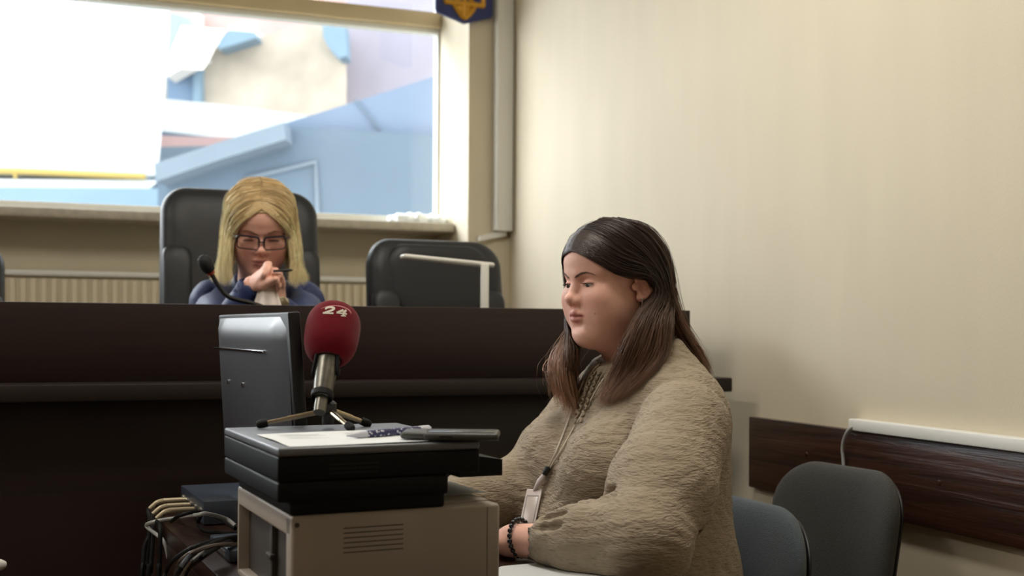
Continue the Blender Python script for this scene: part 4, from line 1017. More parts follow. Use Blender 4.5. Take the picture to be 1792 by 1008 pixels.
# armhole seam at the back, gathers under the bust, waist folds
crease(BL_, [T(-.085, .235, 1.02), T(-.105, .262, .96), T(-.105, .262, .90), T(-.085, .255, .84)], .007, .02)
crease(BL_, [T(.05, .155, .96), T(.06, .17, .90), T(.05, .18, .84), T(.02, .19, .79)], .008, .03)
for q, zz_ in enumerate((.735, .70, .665, .62)):
    crease(BL_, [T(-.225*math.cos(a)-.02, .25*math.sin(a), zz_-.02*math.sin(3*a+q)) for a in np.linspace(-.7, 1.4, 12)], .008, .03)
for y0 in (-.05, -.025, .0, .03, .06, .10):
    crease(BL_, [T(.075+.02*math.cos(9*y0), y0*.8, 1.0), T(.135, y0*1.05, .94), T(.158, y0*1.3, .88)], .0025, .012)
def cr_(X, Y, Z):
    a = X*Fw[0]+Y*Fw[1]; c = X*Lw[0]+Y*Lw[1]
    return .0006*np.sin(150*Z+14*np.sin(17*a)+9*np.sin(23*c))*np.sin(41*a+29*c+3*np.sin(40*Z))+.0007*np.sin(95*a+120*c+6*np.sin(50*Z))+.0016*np.sin(31*Z+9*a+4*np.sin(15*c))*np.sin(22*c+18*a)
BL_.warp(cr_)
BL_.cone(T(-.056, 0, .97), T(-.035, 0, 1.16), .061, .062, .006, op='sub')
nrm = Fw*.34+Zv*.94; BL_.plane(T(-.035, 0, 1.083), nrm, .006)
BL_.plane(WL-fu*.004-fu*.012, fu, .003) if False else None
for (e, w) in ((EL, WL), (ER, WR)):
    u_ = (w-e)/np.linalg.norm(w-e); BL_.cone(e+(w-e)*.74, w+u_*.06, .0300, .0310, .003, op='sub')
BL_.plane((0, 0, .47), (0, 0, -1), .01)
def rest(S, z):                                       # cloth and hands lie flat where they touch the desk
    X, Y, Z = S._grid((slice(None),)*3); u_ = (X-D0[0])*UD[0]+(Y-D0[1])*UD[1]
    S.F = np.maximum(S.F, -np.maximum(u_-DW-.003, np.maximum(Z-z, ZD-.035-Z))).astype(np.float32)
rest(BL_, ZD+.003)
m = bpy.data.materials.new('crinkled_blouse'); m.use_nodes = True; nt = m.node_tree; L = nt.links; pb = nt.nodes['Principled BSDF']
tc = nt.nodes.new('ShaderNodeTexCoord'); mp = nt.nodes.new('ShaderNodeMapping'); mp.inputs['Rotation'].default_value = (0, 0, R(-WY)); L.new(tc.outputs['Object'], mp.inputs['Vector'])
def noise(sc_, st, det=3, dist=0.0):
    q = nt.nodes.new('ShaderNodeMapping'); q.inputs['Scale'].default_value = st; L.new(mp.outputs[0], q.inputs['Vector'])
    n_ = nt.nodes.new('ShaderNodeTexNoise'); n_.inputs['Scale'].default_value = sc_; n_.inputs['Detail'].default_value = det; n_.inputs['Distortion'].default_value = dist; L.new(q.outputs[0], n_.inputs['Vector']); return n_.outputs['Fac']
sx_ = nt.nodes.new('ShaderNodeSeparateXYZ'); L.new(mp.outputs[0], sx_.inputs[0]); l0_ = float(np.dot(H0, Lw))
mr = nt.nodes.new('ShaderNodeMapRange'); mr.inputs['From Min'].default_value = l0_+.125; mr.inputs['From Max'].default_value = l0_+.165; L.new(sx_.outputs['Y'], mr.inputs['Value'])
def mixf(a_, b_):
    q = nt.nodes.new('ShaderNodeMix'); q.data_type = 'FLOAT'; L.new(mr.outputs[0], q.inputs[0]); L.new(a_, q.inputs[2]); L.new(b_, q.inputs[3]); return q.outputs[0]
n1 = mixf(noise(120, (2.6, 2.6, .8), 2, .5), noise(120, (.8, .8, 3.0), 2, .5)); n2 = mixf(noise(52, (2.4, 2.4, .8), 1.5, .6), noise(52, (.8, .8, 2.8), 1.5, .6))
ad_ = nt.nodes.new('ShaderNodeMath'); ad_.operation = 'ADD'; L.new(n1, ad_.inputs[0]); L.new(n2, ad_.inputs[1])
bp = nt.nodes.new('ShaderNodeBump'); bp.inputs['Strength'].default_value = .8; bp.inputs['Distance'].default_value = .0042; L.new(ad_.outputs[0], bp.inputs['Height']); L.new(bp.outputs[0], pb.inputs['Normal'])
cr = nt.nodes.new('ShaderNodeValToRGB'); cr.color_ramp.elements[0].position = .7; cr.color_ramp.elements[1].position = 1.25; cr.color_ramp.elements[0].color = srgb(144, 130, 111); cr.color_ramp.elements[1].color = srgb(161, 147, 127)
L.new(ad_.outputs[0], cr.inputs[0]); L.new(cr.outputs[0], pb.inputs['Base Color']); pb.inputs['Roughness'].default_value = .85; pb.inputs['Sheen Weight'].default_value = .12; pb.inputs['Specular IOR Level'].default_value = .2
M['blouse'] = m
Vb, Qb = BL_.net(); bl = link('blouse', npmesh('blouse', Vb-wo, Qb), woman, mats=[M['blouse']])
bvh_b = BVHTree.FromPolygons([tuple(v) for v in Vb], Qb.tolist())
# ---- body: head and neck, hands, and the rest under the clothes
nk = to_local(Hw, T(-.055, 0, .99)); HS = head_sdf(.0016, 1.03, nk); Vh, Qh = HS.net()
SKIN = srgb(243, 190, 171); LIP = srgb(188, 112, 108)
Ch = head_colour(Vh, SKIN, LIP, .12, None)
VhW = to_world(Hw, Vh); bvh_h = BVHTree.FromPolygons([tuple(v) for v in VhW], Qh.tolist())
hit = bvh_h.ray_cast(Vector((0, 0, ZC)), Vector(ray(1041, 549)).normalized())[0]
if hit is not None:
    d_ = np.linalg.norm(VhW-np.array(hit), axis=1); q_ = np.clip(1.5-d_/.0016, 0, 1)[:, None]*.55; Ch = Ch*(1-q_)+np.array([.16, .07, .05])*q_
LF = np.array(fu); 
HL = hand_sdf(WL+fu*-.01, fu+[0, .05, -.05], Zv, -1, curl=(14, 20, 14), extra=([EL+fd*.55, WL], [.031, .0275]))
uR = (WR-ER)/np.linalg.norm(WR-ER); HR = hand_sdf(WR-uR*.01, uR+[0, 0, -.03], Zv, 1, curl=(14, 20, 14), extra=([ER+(WR-ER)*.55, WR], [.031, .0275]))
BD = Sculpt(axis(-.5, .56, .0075), axis(1.62, 2.75, .0075), axis(.0, 1.06, .0075)); torso(BD, -.014)
for s, e, w_ in ((SL, EL, WL), (SR, ER, WR)): BD.cone(s, e, .048, .042, .02); BD.cone(e, e+(w_-e)*.7, .040, .026, .02)
kn = [T(.40, s*.12, .535) for s in (-1, 1)]; an_ = [T(.36, s*.13, .09) for s in (-1, 1)]
for s, k_, a_ in zip((-1, 1), kn, an_): BD.cone(T(-.02, s*.1, .56), k_, .095, .068, .04); BD.cone(k_, a_, .062, .040, .02); BD.ell(a_+Fw*.06-Zv*.04, (.12, .045, .035), .02, RT)
BD.cone(T(-.056, 0, .95), T(-.05, 0, 1.04), .062, .058, .02)
for S in (HL, HR, BD): rest(S, ZD+.0045)
parts = [(VhW, Qh)]+[S.net() for S in (HL, HR, BD)]; Vx, Qx = joinVQ(parts)
Cx = np.vstack([Ch, np.tile(np.array(SKIN[:3]), (len(Vx)-len(Vh), 1))])
bdm = npmesh('body', Vx-wo, Qx); vcol(bdm, Cx); body = link('body', bdm, woman, mats=[M['skin']])
Hl = (Hw[0]-wo, Hw[1])
eyes_parts(Hl, 22, None, 'eye', woman, M['eye_white'], M['iris'], side=.0)
# trousers and shoes
TR = Sculpt(axis(-.42, .56, .008), axis(1.66, 2.7, .008), axis(.08, .72, .008)); TR.ell(T(-.035, 0, .58), (.20, .232, .135), .05, RT)
for s, k_, a_ in zip((-1, 1), kn, an_): TR.cone(T(-.02, s*.1, .56), k_, .105, .078, .04); TR.cone(k_, a_+Zv*.03, .074, .058, .02)
v_, q_ = TR.net(); link('trousers', npmesh('trousers', v_-wo, q_), woman, mats=[mat('dark_trousers', srgb(40, 40, 46), .9)])
for a_ in an_:
    S = Sculpt(axis(a_[0]-.25, a_[0]+.12, .006), axis(a_[1]-.2, a_[1]+.12, .006), axis(-.002, .13, .006)); S.ell(a_+Fw*.06-Zv*.045, (.135, .05, .045), .02, RT); S.cone(a_, a_-Zv*.05, .05, .05, .02); S.plane((0, 0, .002), (0, 0, -1), .004)
    v_, q_ = S.net(); link('shoe', npmesh('shoe', v_-wo, q_), woman, mats=[M['black']])
# ---- brows and lashes
rng = np.random.default_rng(7)
def on_head(Hm, bvh, p, off=.0006):
    w_ = to_world(Hm, np.array(p)); r_ = bvh.find_nearest(Vector(w_)); return np.array(r_[0])+np.array(r_[1])*off
def brows(Hm, bvh, s, curve, n, th, rad, rng):
    c = spline(curve, 40); out = []
    for _ in range(n):
        u_ = rng.random(); i = min(int(u_*38), 38); p = c[i]*[1, s, 1]; dr = (c[i+1]-c[i])*[1, s, 1]; dr /= np.linalg.norm(dr); v = rng.normal(0, .4)
        wdt = th*np.interp(u_, [0, .15, .6, 1], [.7, 1, .8, .25]); p = p+np.array([0, 0, v*wdt]); d = dr*.006+np.array([0, 0, .0025*(1-u_)-.001-v*.001])
        out.append([on_head(Hm, bvh, p+d*k/5, .0004+.0009*math.sin(math.pi*k/5)) for k in range(6)])
    return np.array(out)
BRW = [(.0895, .008, .0150), (.087, .019, .0195), (.081, .032, .0230), (.0715, .046, .0185)]
for s in (-1, 1):
    Pb = brows(Hw, bvh_h, s, BRW, 130, .0023, .00035, rng); v_, q_, c_ = strands_mesh('eyebrow', Pb, np.full(len(Pb), .00036), srgb(112, 88, 74), srgb(124, 98, 84), rng, None, None); me = npmesh('eyebrow', v_-wo, q_); vcol(me, c_); link('eyebrow', me, woman, mats=[M['hair']])
def lashes(Hm, rng, sd, n=46, up=0.0, zl=.0034, ln=.0080):
    out = []
    for s in (sd,):
        c = np.array((.0706, s*.0318, -.002))
        for k in range(n):
            a = np.interp(k/(n-1), [0, 1], [-.95, 1.05])+rng.normal(0, .02); p = c+np.array([.0154*math.cos(a)*1.0, s*.0154*math.sin(a), zl-.0008*abs(a)-.0016*max(0, a)]); d = np.array([math.cos(a), s*math.sin(a)*1.25, -.55+up]); d /= np.linalg.norm(d)
            out.append([p+d*ln*u_*(1-.25*abs(a))+np.array([0, 0, .0030*u_*u_]) for u_ in np.linspace(-.1, 1, 6)])
    return to_world(Hm, np.array(out).reshape(-1, 3)).reshape(-1, 6, 3)
for s in (-1, 1):
    Pl = lashes(Hw, rng, s); v_, q_, c_ = strands_mesh('l', Pl, np.full(len(Pl), .00040), srgb(26, 22, 22), srgb(26, 22, 22), rng, None, None, 0); me = npmesh('eyelash_row', v_-wo, q_); vcol(me, c_); link('eyelash_row', me, woman, mats=[M['hair']])
# ---- hair
CS = (-.012, 0, .040)
def LB(px, py, Y=2.16):
    d = Vector(ray(px, py)).normalized(); h_ = bvh_b.ray_cast(Vector((0, 0, ZC)), d)
    q = P(px, py, Y) if h_[0] is None or h_[0].y > 2.4 else np.array(h_[0])-np.array(d)*.008
    return tuple(to_local(Hw, q))
def LP(px, py, Y): return tuple(to_local(Hw, P(px, py, Y)))
gl = [  # left (near) side: swept off the brow, tucked behind the ear, then over the shoulder to the chest
 [(.0855, .003, .066), (.0815, .024, .060), (.068, .050, .044), (.044, .070, .022), (.014, .081, .011), (-.020, .092, .004), (-.034, .092, -.032), LP(1116, 558, 2.085), LP(1093, 606, 2.068), LB(1072, 655), LB(1050, 703)],
 [(.070, .002, .092), (.066, .030, .085), (.050, .058, .066), (.022, .078, .044), (-.010, .088, .030), (-.036, .091, .0), (-.046, .088, -.040), LP(1132, 560, 2.09), LP(1113, 610, 2.075), LB(1090, 660), LB(1062, 704)],
 [(.045, .002, .112), (.040, .038, .105), (.022, .066, .082), (-.008, .084, .052), (-.034, .089, .020), (-.054, .086, -.020), (-.060, .084, -.060), LP(1150, 560, 2.10), LP(1138, 614, 2.085), LB(1110, 660), LB(1078, 697)],
 [(.010, .001, .123), (.0, .040, .114), (-.020, .068, .088), (-.046, .082, .052), (-.066, .082, .010), (-.076, .078, -.030), (-.076, .078, -.070), LP(1167, 560, 2.12), LP(1162, 612, 2.10), LB(1134, 650), LB(1095, 686)],
]
gb_ = [  # the back
 [(.010, .001, .123), (-.010, .045, .112), (-.045, .070, .080), (-.075, .074, .035), (-.092, .066, -.02), (-.100, .070, -.07), (-.112, .080, -.11), (-.138, .088, -.155), (-.160, .092, -.20)],
 [(-.030, .001, .121), (-.060, .040, .100), (-.092, .052, .060), (-.110, .050, .010), (-.116, .046, -.04), (-.126, .05, -.085), (-.142, .056, -.125), (-.166, .060, -.165), (-.190, .062, -.215)],
 [(-.050, 0, .117), (-.090, .010, .092), (-.116, .010, .045), (-.123, .010, 0), (-.124, .012, -.05), (-.136, .016, -.095), (-.152, .02, -.135), (-.176, .022, -.175), (-.200, .022, -.235)],
 [(-.050, 0, .117), (-.085, -.025, .092), (-.108, -.035, .045), (-.116, -.04, 0), (-.118, -.04, -.05), (-.13, -.04, -.10), (-.155, -.04, -.14), (-.18, -.04, -.185), (-.195, -.04, -.23)],
 [(-.010, 0, .123), (-.035, -.055, .098), (-.070, -.070, .055), (-.088, -.074, .0), (-.092, -.074, -.06), (-.11, -.08, -.11), (-.14, -.085, -.15), (-.16, -.085, -.20), (-.17, -.085, -.24)],
]
gr_ = [  # right (far) side, falling free in front of the shoulder
 [(.084, .002, .066), (.083, -.016, .062), (.074, -.045, .050), (.056, -.068, .020), (.046, -.078, -.02), (.046, -.084, -.065), LP(1000, 628, 2.14), LB(1004, 678), LB(1015, 722)],
 [(.068, 0, .094), (.064, -.034, .086), (.048, -.064, .062), (.028, -.080, .022), (.020, -.084, -.025), (.022, -.088, -.07), LP(989, 625, 2.17), LB(992, 674), LB(1003, 718)],
 [(.040, 0, .114), (.034, -.044, .102), (.016, -.072, .072), (-.006, -.084, .025), (-.014, -.086, -.025), (-.010, -.090, -.075), LP(980, 624, 2.20), LB(982, 668), LB(991, 706)],
 [(.005, 0, .123), (-.008, -.048, .108), (-.030, -.074, .075), (-.048, -.080, .025), (-.054, -.082, -.03), (-.050, -.09, -.08), LP(974, 628, 2.22), LB(974, 660), LB(979, 692)],
]
sets = [grow(gr_[:2], 700, rng, 28, (.0016, .004), .3, 16, .004, CS, .003, cut=.5), grow(gl, 3600, rng, 30, (.0017, .0058), .6, 34, .006, CS, .0035), grow(gb_, 2600, rng, 28, (.0014, .005), .55, 30, .006, CS, .003, cut=.38), grow(gr_, 2000, rng, 28, (.0012, .0085), .45, 26, .006, CS, .005, cut=.30)]
fly = [grow(gl, 60, rng, 30, (.002, .014), 0, 4, .009, CS, .006), grow(gr_, 70, rng, 28, (.002, .016), 0, 4, .009, CS, .008), grow(gb_, 60, rng, 28, (.002, .012), 0, 4, .012, CS, .006)]
allV = []; n_ = 0; VV = []; QQ = []; CC = []
for grp, rad in ((sets, .00056), (fly, .00028)):
    for kk_, Pth in enumerate(grp):
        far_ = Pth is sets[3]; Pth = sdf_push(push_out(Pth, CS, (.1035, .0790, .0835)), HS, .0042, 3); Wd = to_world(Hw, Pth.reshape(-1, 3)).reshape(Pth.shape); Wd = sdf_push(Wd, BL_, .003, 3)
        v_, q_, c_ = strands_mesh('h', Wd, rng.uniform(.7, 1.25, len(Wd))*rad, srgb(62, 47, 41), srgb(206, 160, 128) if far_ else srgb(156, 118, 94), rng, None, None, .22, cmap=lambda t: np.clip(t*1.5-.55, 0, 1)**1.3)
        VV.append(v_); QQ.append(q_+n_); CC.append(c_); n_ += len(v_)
# scalp under the strands
def scalp(HS_):
    SC = Sculpt(*HS_.ax); SC.F = HS_.F-.0024; Xg, Yg, Zg = SC._grid((slice(None),)*3)
    zc = .0135+.054*np.clip((Xg+.01)/.095, 0, 2)**2.4
    SC.F = np.maximum(SC.F, -np.maximum(Zg-zc, -.014-Xg)+0*Yg).astype(np.float32)
    for s_ in (-1, 1): SC.ell((-.012, s_*.090, -.014), (.030, .030, .040), .003, op='sub')
    SC.plane((0, 0, -.085), (0, 0, -1), .004); return SC
SC = scalp(HS)
v_, q_ = SC.net(); VV.append(to_world(Hw, v_)); QQ.append(q_+n_); CC.append(np.tile(np.array(srgb(44, 32, 28)[:3]), (len(v_), 1))); n_ += len(v_)
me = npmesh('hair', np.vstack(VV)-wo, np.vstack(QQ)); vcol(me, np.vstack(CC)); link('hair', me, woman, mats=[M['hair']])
# ---- collar ruffle, ties, beads
def on_blouse(px, py, off=.003):
    d = Vector(ray(px, py)).normalized(); h_ = bvh_b.ray_cast(Vector((0, 0, ZC)), d); 
    return None if h_[0] is None else np.array(h_[0])+np.array(h_[1])*off*(1 if h_[1].dot(d) < 0 else -1)
V = []; F = []; n1_, n2_ = 150, 5
for i in range(n1_):
    a = 2*math.pi*i/n1_; 
    for j in range(n2_):
        hgt = j/(n2_-1); rr = .0655+.006*hgt+.0045*math.sin(26*a)*hgt; fz = -.36*(math.cos(a)*rr)
        V.append(T(-.036+math.cos(a)*rr, math.sin(a)*rr*1.0, 1.064+fz+.020*hgt+.002*math.sin(17*a))-wo)
for i in range(n1_):
    for j in range(n2_-1): F.append([i*n2_+j, ((i+1) % n1_)*n2_+j, ((i+1) % n1_)*n2_+j+1, i*n2_+j+1])
b = MB(); b.add(V, F); co = b.build('collar_ruffle', M['blouse'], woman, sharp=0, fix=False); md = co.modifiers.new('thickness', 'SOLIDIFY'); md.thickness = .0016
M['cord'] = mat('lanyard_cord', srgb(206, 196, 180), .6); M['tie'] = mat('blouse_tie', srgb(170, 156, 130), .85)
def cord(pts, r, off=.003, n=50):
    w_ = [on_blouse(x, y, off) for x, y in pts]; w_ = [p for p in w_ if p is not None]; return spline(w_, n)-wo
b = MB(); b.tube(cord([(1042, 640), (1030, 655), (1020, 675), (1016, 692), (1019, 706)], .0016), .0016, 8); tie = b.build('neck_tie', M['tie'], woman)
b = MB(); b.tube(cord([(1050, 640), (1040, 650), (1030, 668), (1024, 690), (1012, 704)], .0016), .0016, 8); b.build('neck_tie', M['tie'], woman)
M['bead'] = mat('brown_bead', srgb(62, 44, 34), .3)
for px, py in ((1018, 711), (1013, 722)):
    p = on_blouse(px, py, .004); b = MB(); b.lathe([(.0012, -.004), (.0044, -.003), (.0048, .0), (.0044, .003), (.0012, .004)], p-wo, (.2, 0, 1), 14); b.build('bead', M['bead'] if py < 715 else M['tie'], tie)
# ruffled placket edges
for x0 in (0, 9):
    b = MB(); pl_ = cord([(1047+x0, 652), (1038+x0, 672), (1030+x0, 692), (1022+x0, 716), (1012+x0, 742)], .002, .004, 60); V = []
    for i, p in enumerate(pl_):
        o2 = Lw*.004*math.sin(i*.9)+Fw*.004
        V += [p, p+o2+Fw*.003]
    b.add(V, [[2*i, 2*i+2, 2*i+3, 2*i+1] for i in range(len(pl_)-1)]); o = b.build('placket_ruffle', M['blouse'], woman, sharp=0, fix=False); md = o.modifiers.new('thickness', 'SOLIDIFY'); md.thickness = .0015
# ---- lanyard with badge
lan = [cord([(1037, 628), (1024, 668), (1008, 705), (992, 748), (976, 790), (962, 818)], .001, .0035, 60), cord([(1078, 632), (1056, 668), (1034, 705), (1008, 748), (984, 790), (964, 820)], .001, .0035, 60)]
b = MB()
for l_ in lan: b.tube(l_, .0017, 6)
lo_ = b.build('lanyard', M['cord'], woman)
pa_, pb_ = on_blouse(962, 820, .006), on_blouse(957, 832, .008)
b = MB(); b.tube([pa_-wo+Zv*.004, pa_-wo, pb_-wo], [.0045, .0062, .0048], 12); b.build('clip', M['black'], lo_)
p1, p2 = on_blouse(954, 836, .008), on_blouse(941, 880, .008)
M['badge'] = mat('badge_plastic', srgb(206, 196, 194), .35); M['badge_card'] = mat('badge_card', srgb(196, 186, 182), .3)
vv = np.array(ray(950, 870)); vv /= np.linalg.norm(vv); ca = on_blouse(943, 866, .011); cb = on_blouse(934, 916, .011); dn = cb-ca; dl = np.linalg.norm(dn); dn /= dl; nb = -vv-dn*np.dot(-vv, dn); nb = nb/np.linalg.norm(nb)*.75+Fw*.35; nb -= dn*np.dot(nb, dn); nb /= np.linalg.norm(nb); sb = np.cross(dn, nb)
Mb_ = np.eye(4); Mb_[:3, 0] = sb; Mb_[:3, 1] = -dn; Mb_[:3, 2] = nb; Mb_[:3, 3] = ca-wo+nb*.004
b = MB(); b.box((-.0145, -dl-.008, -.0018), (.0145, .004, .0018), .0016, 3, M=Mb_); b.build('badge_holder', M['badge'], lo_)
b = MB(); b.box((-.010, -dl-.006, .0016), (.010, -.012, .0022), .0003, M=Mb_); b.build('card', M['badge_card'], lo_)
b = MB()
for q in ((-.0112, -.0098), (.0098, .0112)): b.box((q[0], -dl-.006, .0016), (q[1], -.0105, .0028), .0002, M=Mb_)
b.box((-.0112, -.0122, .0016), (.0112, -.0105, .0028), .0002, M=Mb_); b.build('card_frame', mat('badge_line', srgb(150, 142, 142), .4), lo_)
b = MB(); st0 = pb_-wo; st1 = ca-wo+nb*.005; b.tube([st0, st0*.6+st1*.4, st0*.35+st1*.65, st1], [.0042, .0062, .0050, .0026], 12); b.build('strap', M['badge'], lo_)
# ---- bead bracelet on the left wrist
wb = EL+fd*.94+Zv*.0055; bn = 22; b0 = None
e1_ = np.cross(fu, Zv); e1_ /= np.linalg.norm(e1_); e2_ = np.cross(e1_, fu); br_ = MB(); tl = fu*.10
b = MB(); b.tube([wb+(e1_*math.cos(a)*.0335+e2_*math.sin(a)*.0290)+fu*.003*math.sin(a)-wo for a in np.linspace(0, 2*math.pi, 40)], .0008, 6); brac = b.build('bracelet', M['black'], woman)
bead_me = MB().ball((0, 0, 0), .0042, 14).mesh('bead')
bead_me.materials.append(mat('black_glass_bead', srgb(20, 20, 24), .12, spec=.7))
for k in range(bn):
    a = 2*math.pi*k/bn; o = bpy.data.objects.new('bead', bead_me); COL.objects.link(o); o.parent = brac
    o.location = Vector(wb+(e1_*math.cos(a)*.0338+e2_*math.sin(a)*.0292)+fu*.003*math.sin(a)-wo)
# ---- earring
ep = to_world(Hw, (-.0065, .0865, -.0385)); b = MB(); b.ball(ep-wo, .0022, 12)
ear = b.build('earring', M['chrome'], woman); ear['label'] = 'small silver stud with a thin hanging chain'
b = MB(); b.tube([ep-wo, ep-wo+Lw*.006-Zv*.012+Fw*.004, ep-wo+Lw*.008-Zv*.024+Fw*.008, ep-wo+Lw*.008-Zv*.034+Fw*.010], .0007, 6); b.build('chain', M['chrome'], ear)
# ================================================================== the blonde judge behind the bench
JY = -76
Hj = head_matrix((-.676, 3.172, 1.393), JY, 27, 0); Fj, Lj = frame_yaw(JY); RJ = np.stack([Fj, Lj, Zv], 1)
J0 = np.array([-.708, 3.30, 0])
def TJ(f, l, z): return J0+Fj*f+Lj*l+Zv*z
judge = thing('person', 'blonde woman in glasses and a navy robe leaning on clasped hands behind the bench', 'person', TJ(0, 0, POD)); jo = np.array(judge.location)
zS = 1.235
RB_ = Sculpt(axis(-1.02, -.36, .0055), axis(2.85, 3.56, .0055), axis(.66, 1.34, .0055))
def jt(S, g=0):
    S.ell(TJ(-.02, 0, .80), (.15+g, .19+g, .17+g), .05, RJ); S.ell(TJ(-.0, 0, 1.0), (.125+g, .165+g, .22+g), .06, RJ)
    S.cone(TJ(.0, -.115, zS-.055), TJ(.0, .115, zS-.055), .060+g, .060+g, .05); S.cone(TJ(.01, 0, zS-.06), TJ(.035, 0, zS+.035), .075+g, .060+g, .05)
jt(RB_)
RB_.cone(TJ(.02, 0, zS-.06), TJ(.05, 0, zS+.12), .058, .062, .006, op='sub'); RB_.plane(TJ(.03, 0, zS+.03), Fj*.5+Zv*.86, .006)
sR, sL = TJ(.0, -.118, zS-.05), TJ(.0, .118, zS-.05)
eR, eL = P(392, 548, 3.02), P(540, 548, 3.06); eR[2] = eL[2] = Z_J+.066
wR, wL = P(442, 498, 2.985), P(484, 536, 3.10)
for s, e, w_ in ((sR, eR, wR), (sL, eL, wL)):
    RB_.cone(s, e, .062, .056, .02); RB_.cone(e, e+(w_-e)*.88, .054, .037, .02); RB_.ell(s+Zv*.004, .064, .02)
    u_ = (w_-e)/np.linalg.norm(w_-e); RB_.cone(e+(w_-e)*.82, w_+u_*.04, .029, .032, .003, op='sub')
for s, q in ((sR, -1), (sL, 1)):                      # pleats of the puffed shoulders
    for k in range(5):
        a = -.7+.38*k; RB_.path([s+Lj*q*.02+Fj*.066*math.cos(a)+Zv*.05*math.sin(a)*0+Lj*q*.03*math.sin(a)+Zv*(.055-.10*t_)+Fj*.0+Lj*q*(.01*t_+.02*k*.3) for t_ in np.linspace(0, 1, 5)], .004, .014, op='sub')
RB_.plane((0, 0, .7), (0, 0, -1), .01)
RB_.warp(lambda X, Y, Z: .0018*np.sin(55*X+22*Z+3*np.sin(20*Z))*np.sin(18*Z+30*Y))
M['robe'] = mat('navy_robe', srgb(28, 43, 90), .6, var=.12, vscale=25)
v_, q_ = RB_.net(); link('robe', npmesh('robe', v_-jo, q_), judge, mats=[M['robe']])
# body
nk = to_local(Hj, TJ(.02, 0, zS-.03)); JS = head_sdf(.0021, .86, nk, open_=.0006, lidz=-.0020); Vj, Qj = JS.net(); VjW = to_world(Hj, Vj); bvh_j = BVHTree.FromPolygons([tuple(v) for v in VjW], Qj.tolist())
SKJ = srgb(240, 186, 166); Cj = head_colour(Vj, SKJ, srgb(172, 100, 96), .16)
# right hand laid over the left, under the nose
kn_ = P(471, 472, 2.945)
def fist(w_, d, n, side, size, curl, thumb):
    return hand_sdf(w_, d, n, side, .0022, curl=curl, spread=1, size=size, thumb=thumb)
d1 = P(470, 470, 2.945)-wR
hR = fist(wR, d1, np.array([-.35, -.62, .70]), -1, .84, (66, 62, 30), 20)
d2 = P(480, 500, 3.07)-wL
hL = fist(wL, d2, np.array([.35, -.75, .25]), 1, .80, (70, 75, 45), 15)
BJ = Sculpt(axis(-1.1, -.3, .009), axis(2.6, 3.6, .009), axis(.2, 1.3, .009)); jt(BJ, -.022)
for s, e, w_ in ((sR, eR, wR), (sL, eL, wL)): BJ.cone(s, e, .040, .036, .02); BJ.cone(e, w_, .038, .024, .02)
for s in (-1, 1):
    k_ = TJ(.36, s*.1, .74); BJ.cone(TJ(-.02, s*.08, .76), k_, .08, .06, .03); BJ.cone(k_, TJ(.34, s*.1, .30), .055, .04, .02); BJ.ell(TJ(.39, s*.1, .262), (.11, .042, .035), .02, RJ)
ps = [(VjW, Qj), hR.net(), hL.net(), BJ.net()]; Vx, Qx = joinVQ(ps); Cx = np.vstack([Cj, np.tile(np.array(SKJ[:3]), (len(Vx)-len(Vj), 1))])
me = npmesh('body', Vx-jo, Qx); vcol(me, Cx); link('body', me, judge, mats=[M['skin']])
Hjl = (Hj[0]-jo, Hj[1]); eyes_parts(Hjl, 38, None, 'eye', judge, M['eye_white'], M['iris'])
rng = np.random.default_rng(11)
for s in (-1, 1):
    Pb = brows(Hj, bvh_j, s, BRW, 110, .0024, .0003, rng); v_, q_, c_ = strands_mesh('b', Pb, np.full(len(Pb), .0004), srgb(130, 92, 66), srgb(130, 92, 66), rng, None, None); me = npmesh('eyebrow', v_-jo, q_); vcol(me, c_); link('eyebrow', me, judge, mats=[M['hair']])
for s in (-1, 1):
    Pl = lashes(Hj, rng, s, 36, zl=-.0020); v_, q_, c_ = strands_mesh('l', Pl, np.full(len(Pl), .0004), srgb(30, 24, 24), srgb(30, 24, 24), rng, None, None, 0); me = npmesh('eyelash_row', v_-jo, q_); vcol(me, c_); link('eyelash_row', me, judge, mats=[M['hair']])
# hair: h points ride with the head, w points hang in the upright frame round the head centre
def gp(pts):
    out = []
    for q in pts:
        if q[0] == 'h': out.append(to_world(Hj, np.array(q[1:])))
        else: out.append(Hj[0]+Fj*q[1]+Lj*q[2]+Zv*q[3])
    return np.array(out)
def side_(s): return [gp(g) for g in (
 [('h', .078, s*.002, .080), ('h', .082, s*.024, .064), ('h', .078, s*.052, .036), ('h', .064, s*.068, .002), ('w', .058, s*.078, -.060), ('w', .060, s*.082, -.105), ('w', .066, s*.076, -.150)],
 [('h', .066, s*.002, .098), ('h', .066, s*.036, .086), ('h', .056, s*.068, .052), ('h', .042, s*.080, .008), ('w', .040, s*.088, -.060), ('w', .044, s*.093, -.110), ('w', .056, s*.092, -.158)],
 [('h', .040, s*.002, .116), ('h', .038, s*.046, .104), ('h', .028, s*.078, .068), ('h', .012, s*.086, .018), ('w', .014, s*.093, -.055), ('w', .020, s*.100, -.105), ('w', .036, s*.114, -.146)],
 [('h', .005, s*.002, .126), ('h', -.005, s*.052, .110), ('h', -.018, s*.082, .070), ('h', -.03, s*.085, .018), ('w', -.022, s*.091, -.055), ('w', -.018, s*.102, -.105), ('w', .004, s*.124, -.138)],
 [('h', -.04, s*.002, .122), ('h', -.06, s*.045, .102), ('h', -.082, s*.066, .056), ('h', -.09, s*.066, .0), ('w', -.07, s*.07, -.08), ('w', -.07, s*.08, -.12), ('w', -.06, s*.08, -.15)])]
VV = []; QQ = []; CC = []; n_ = 0
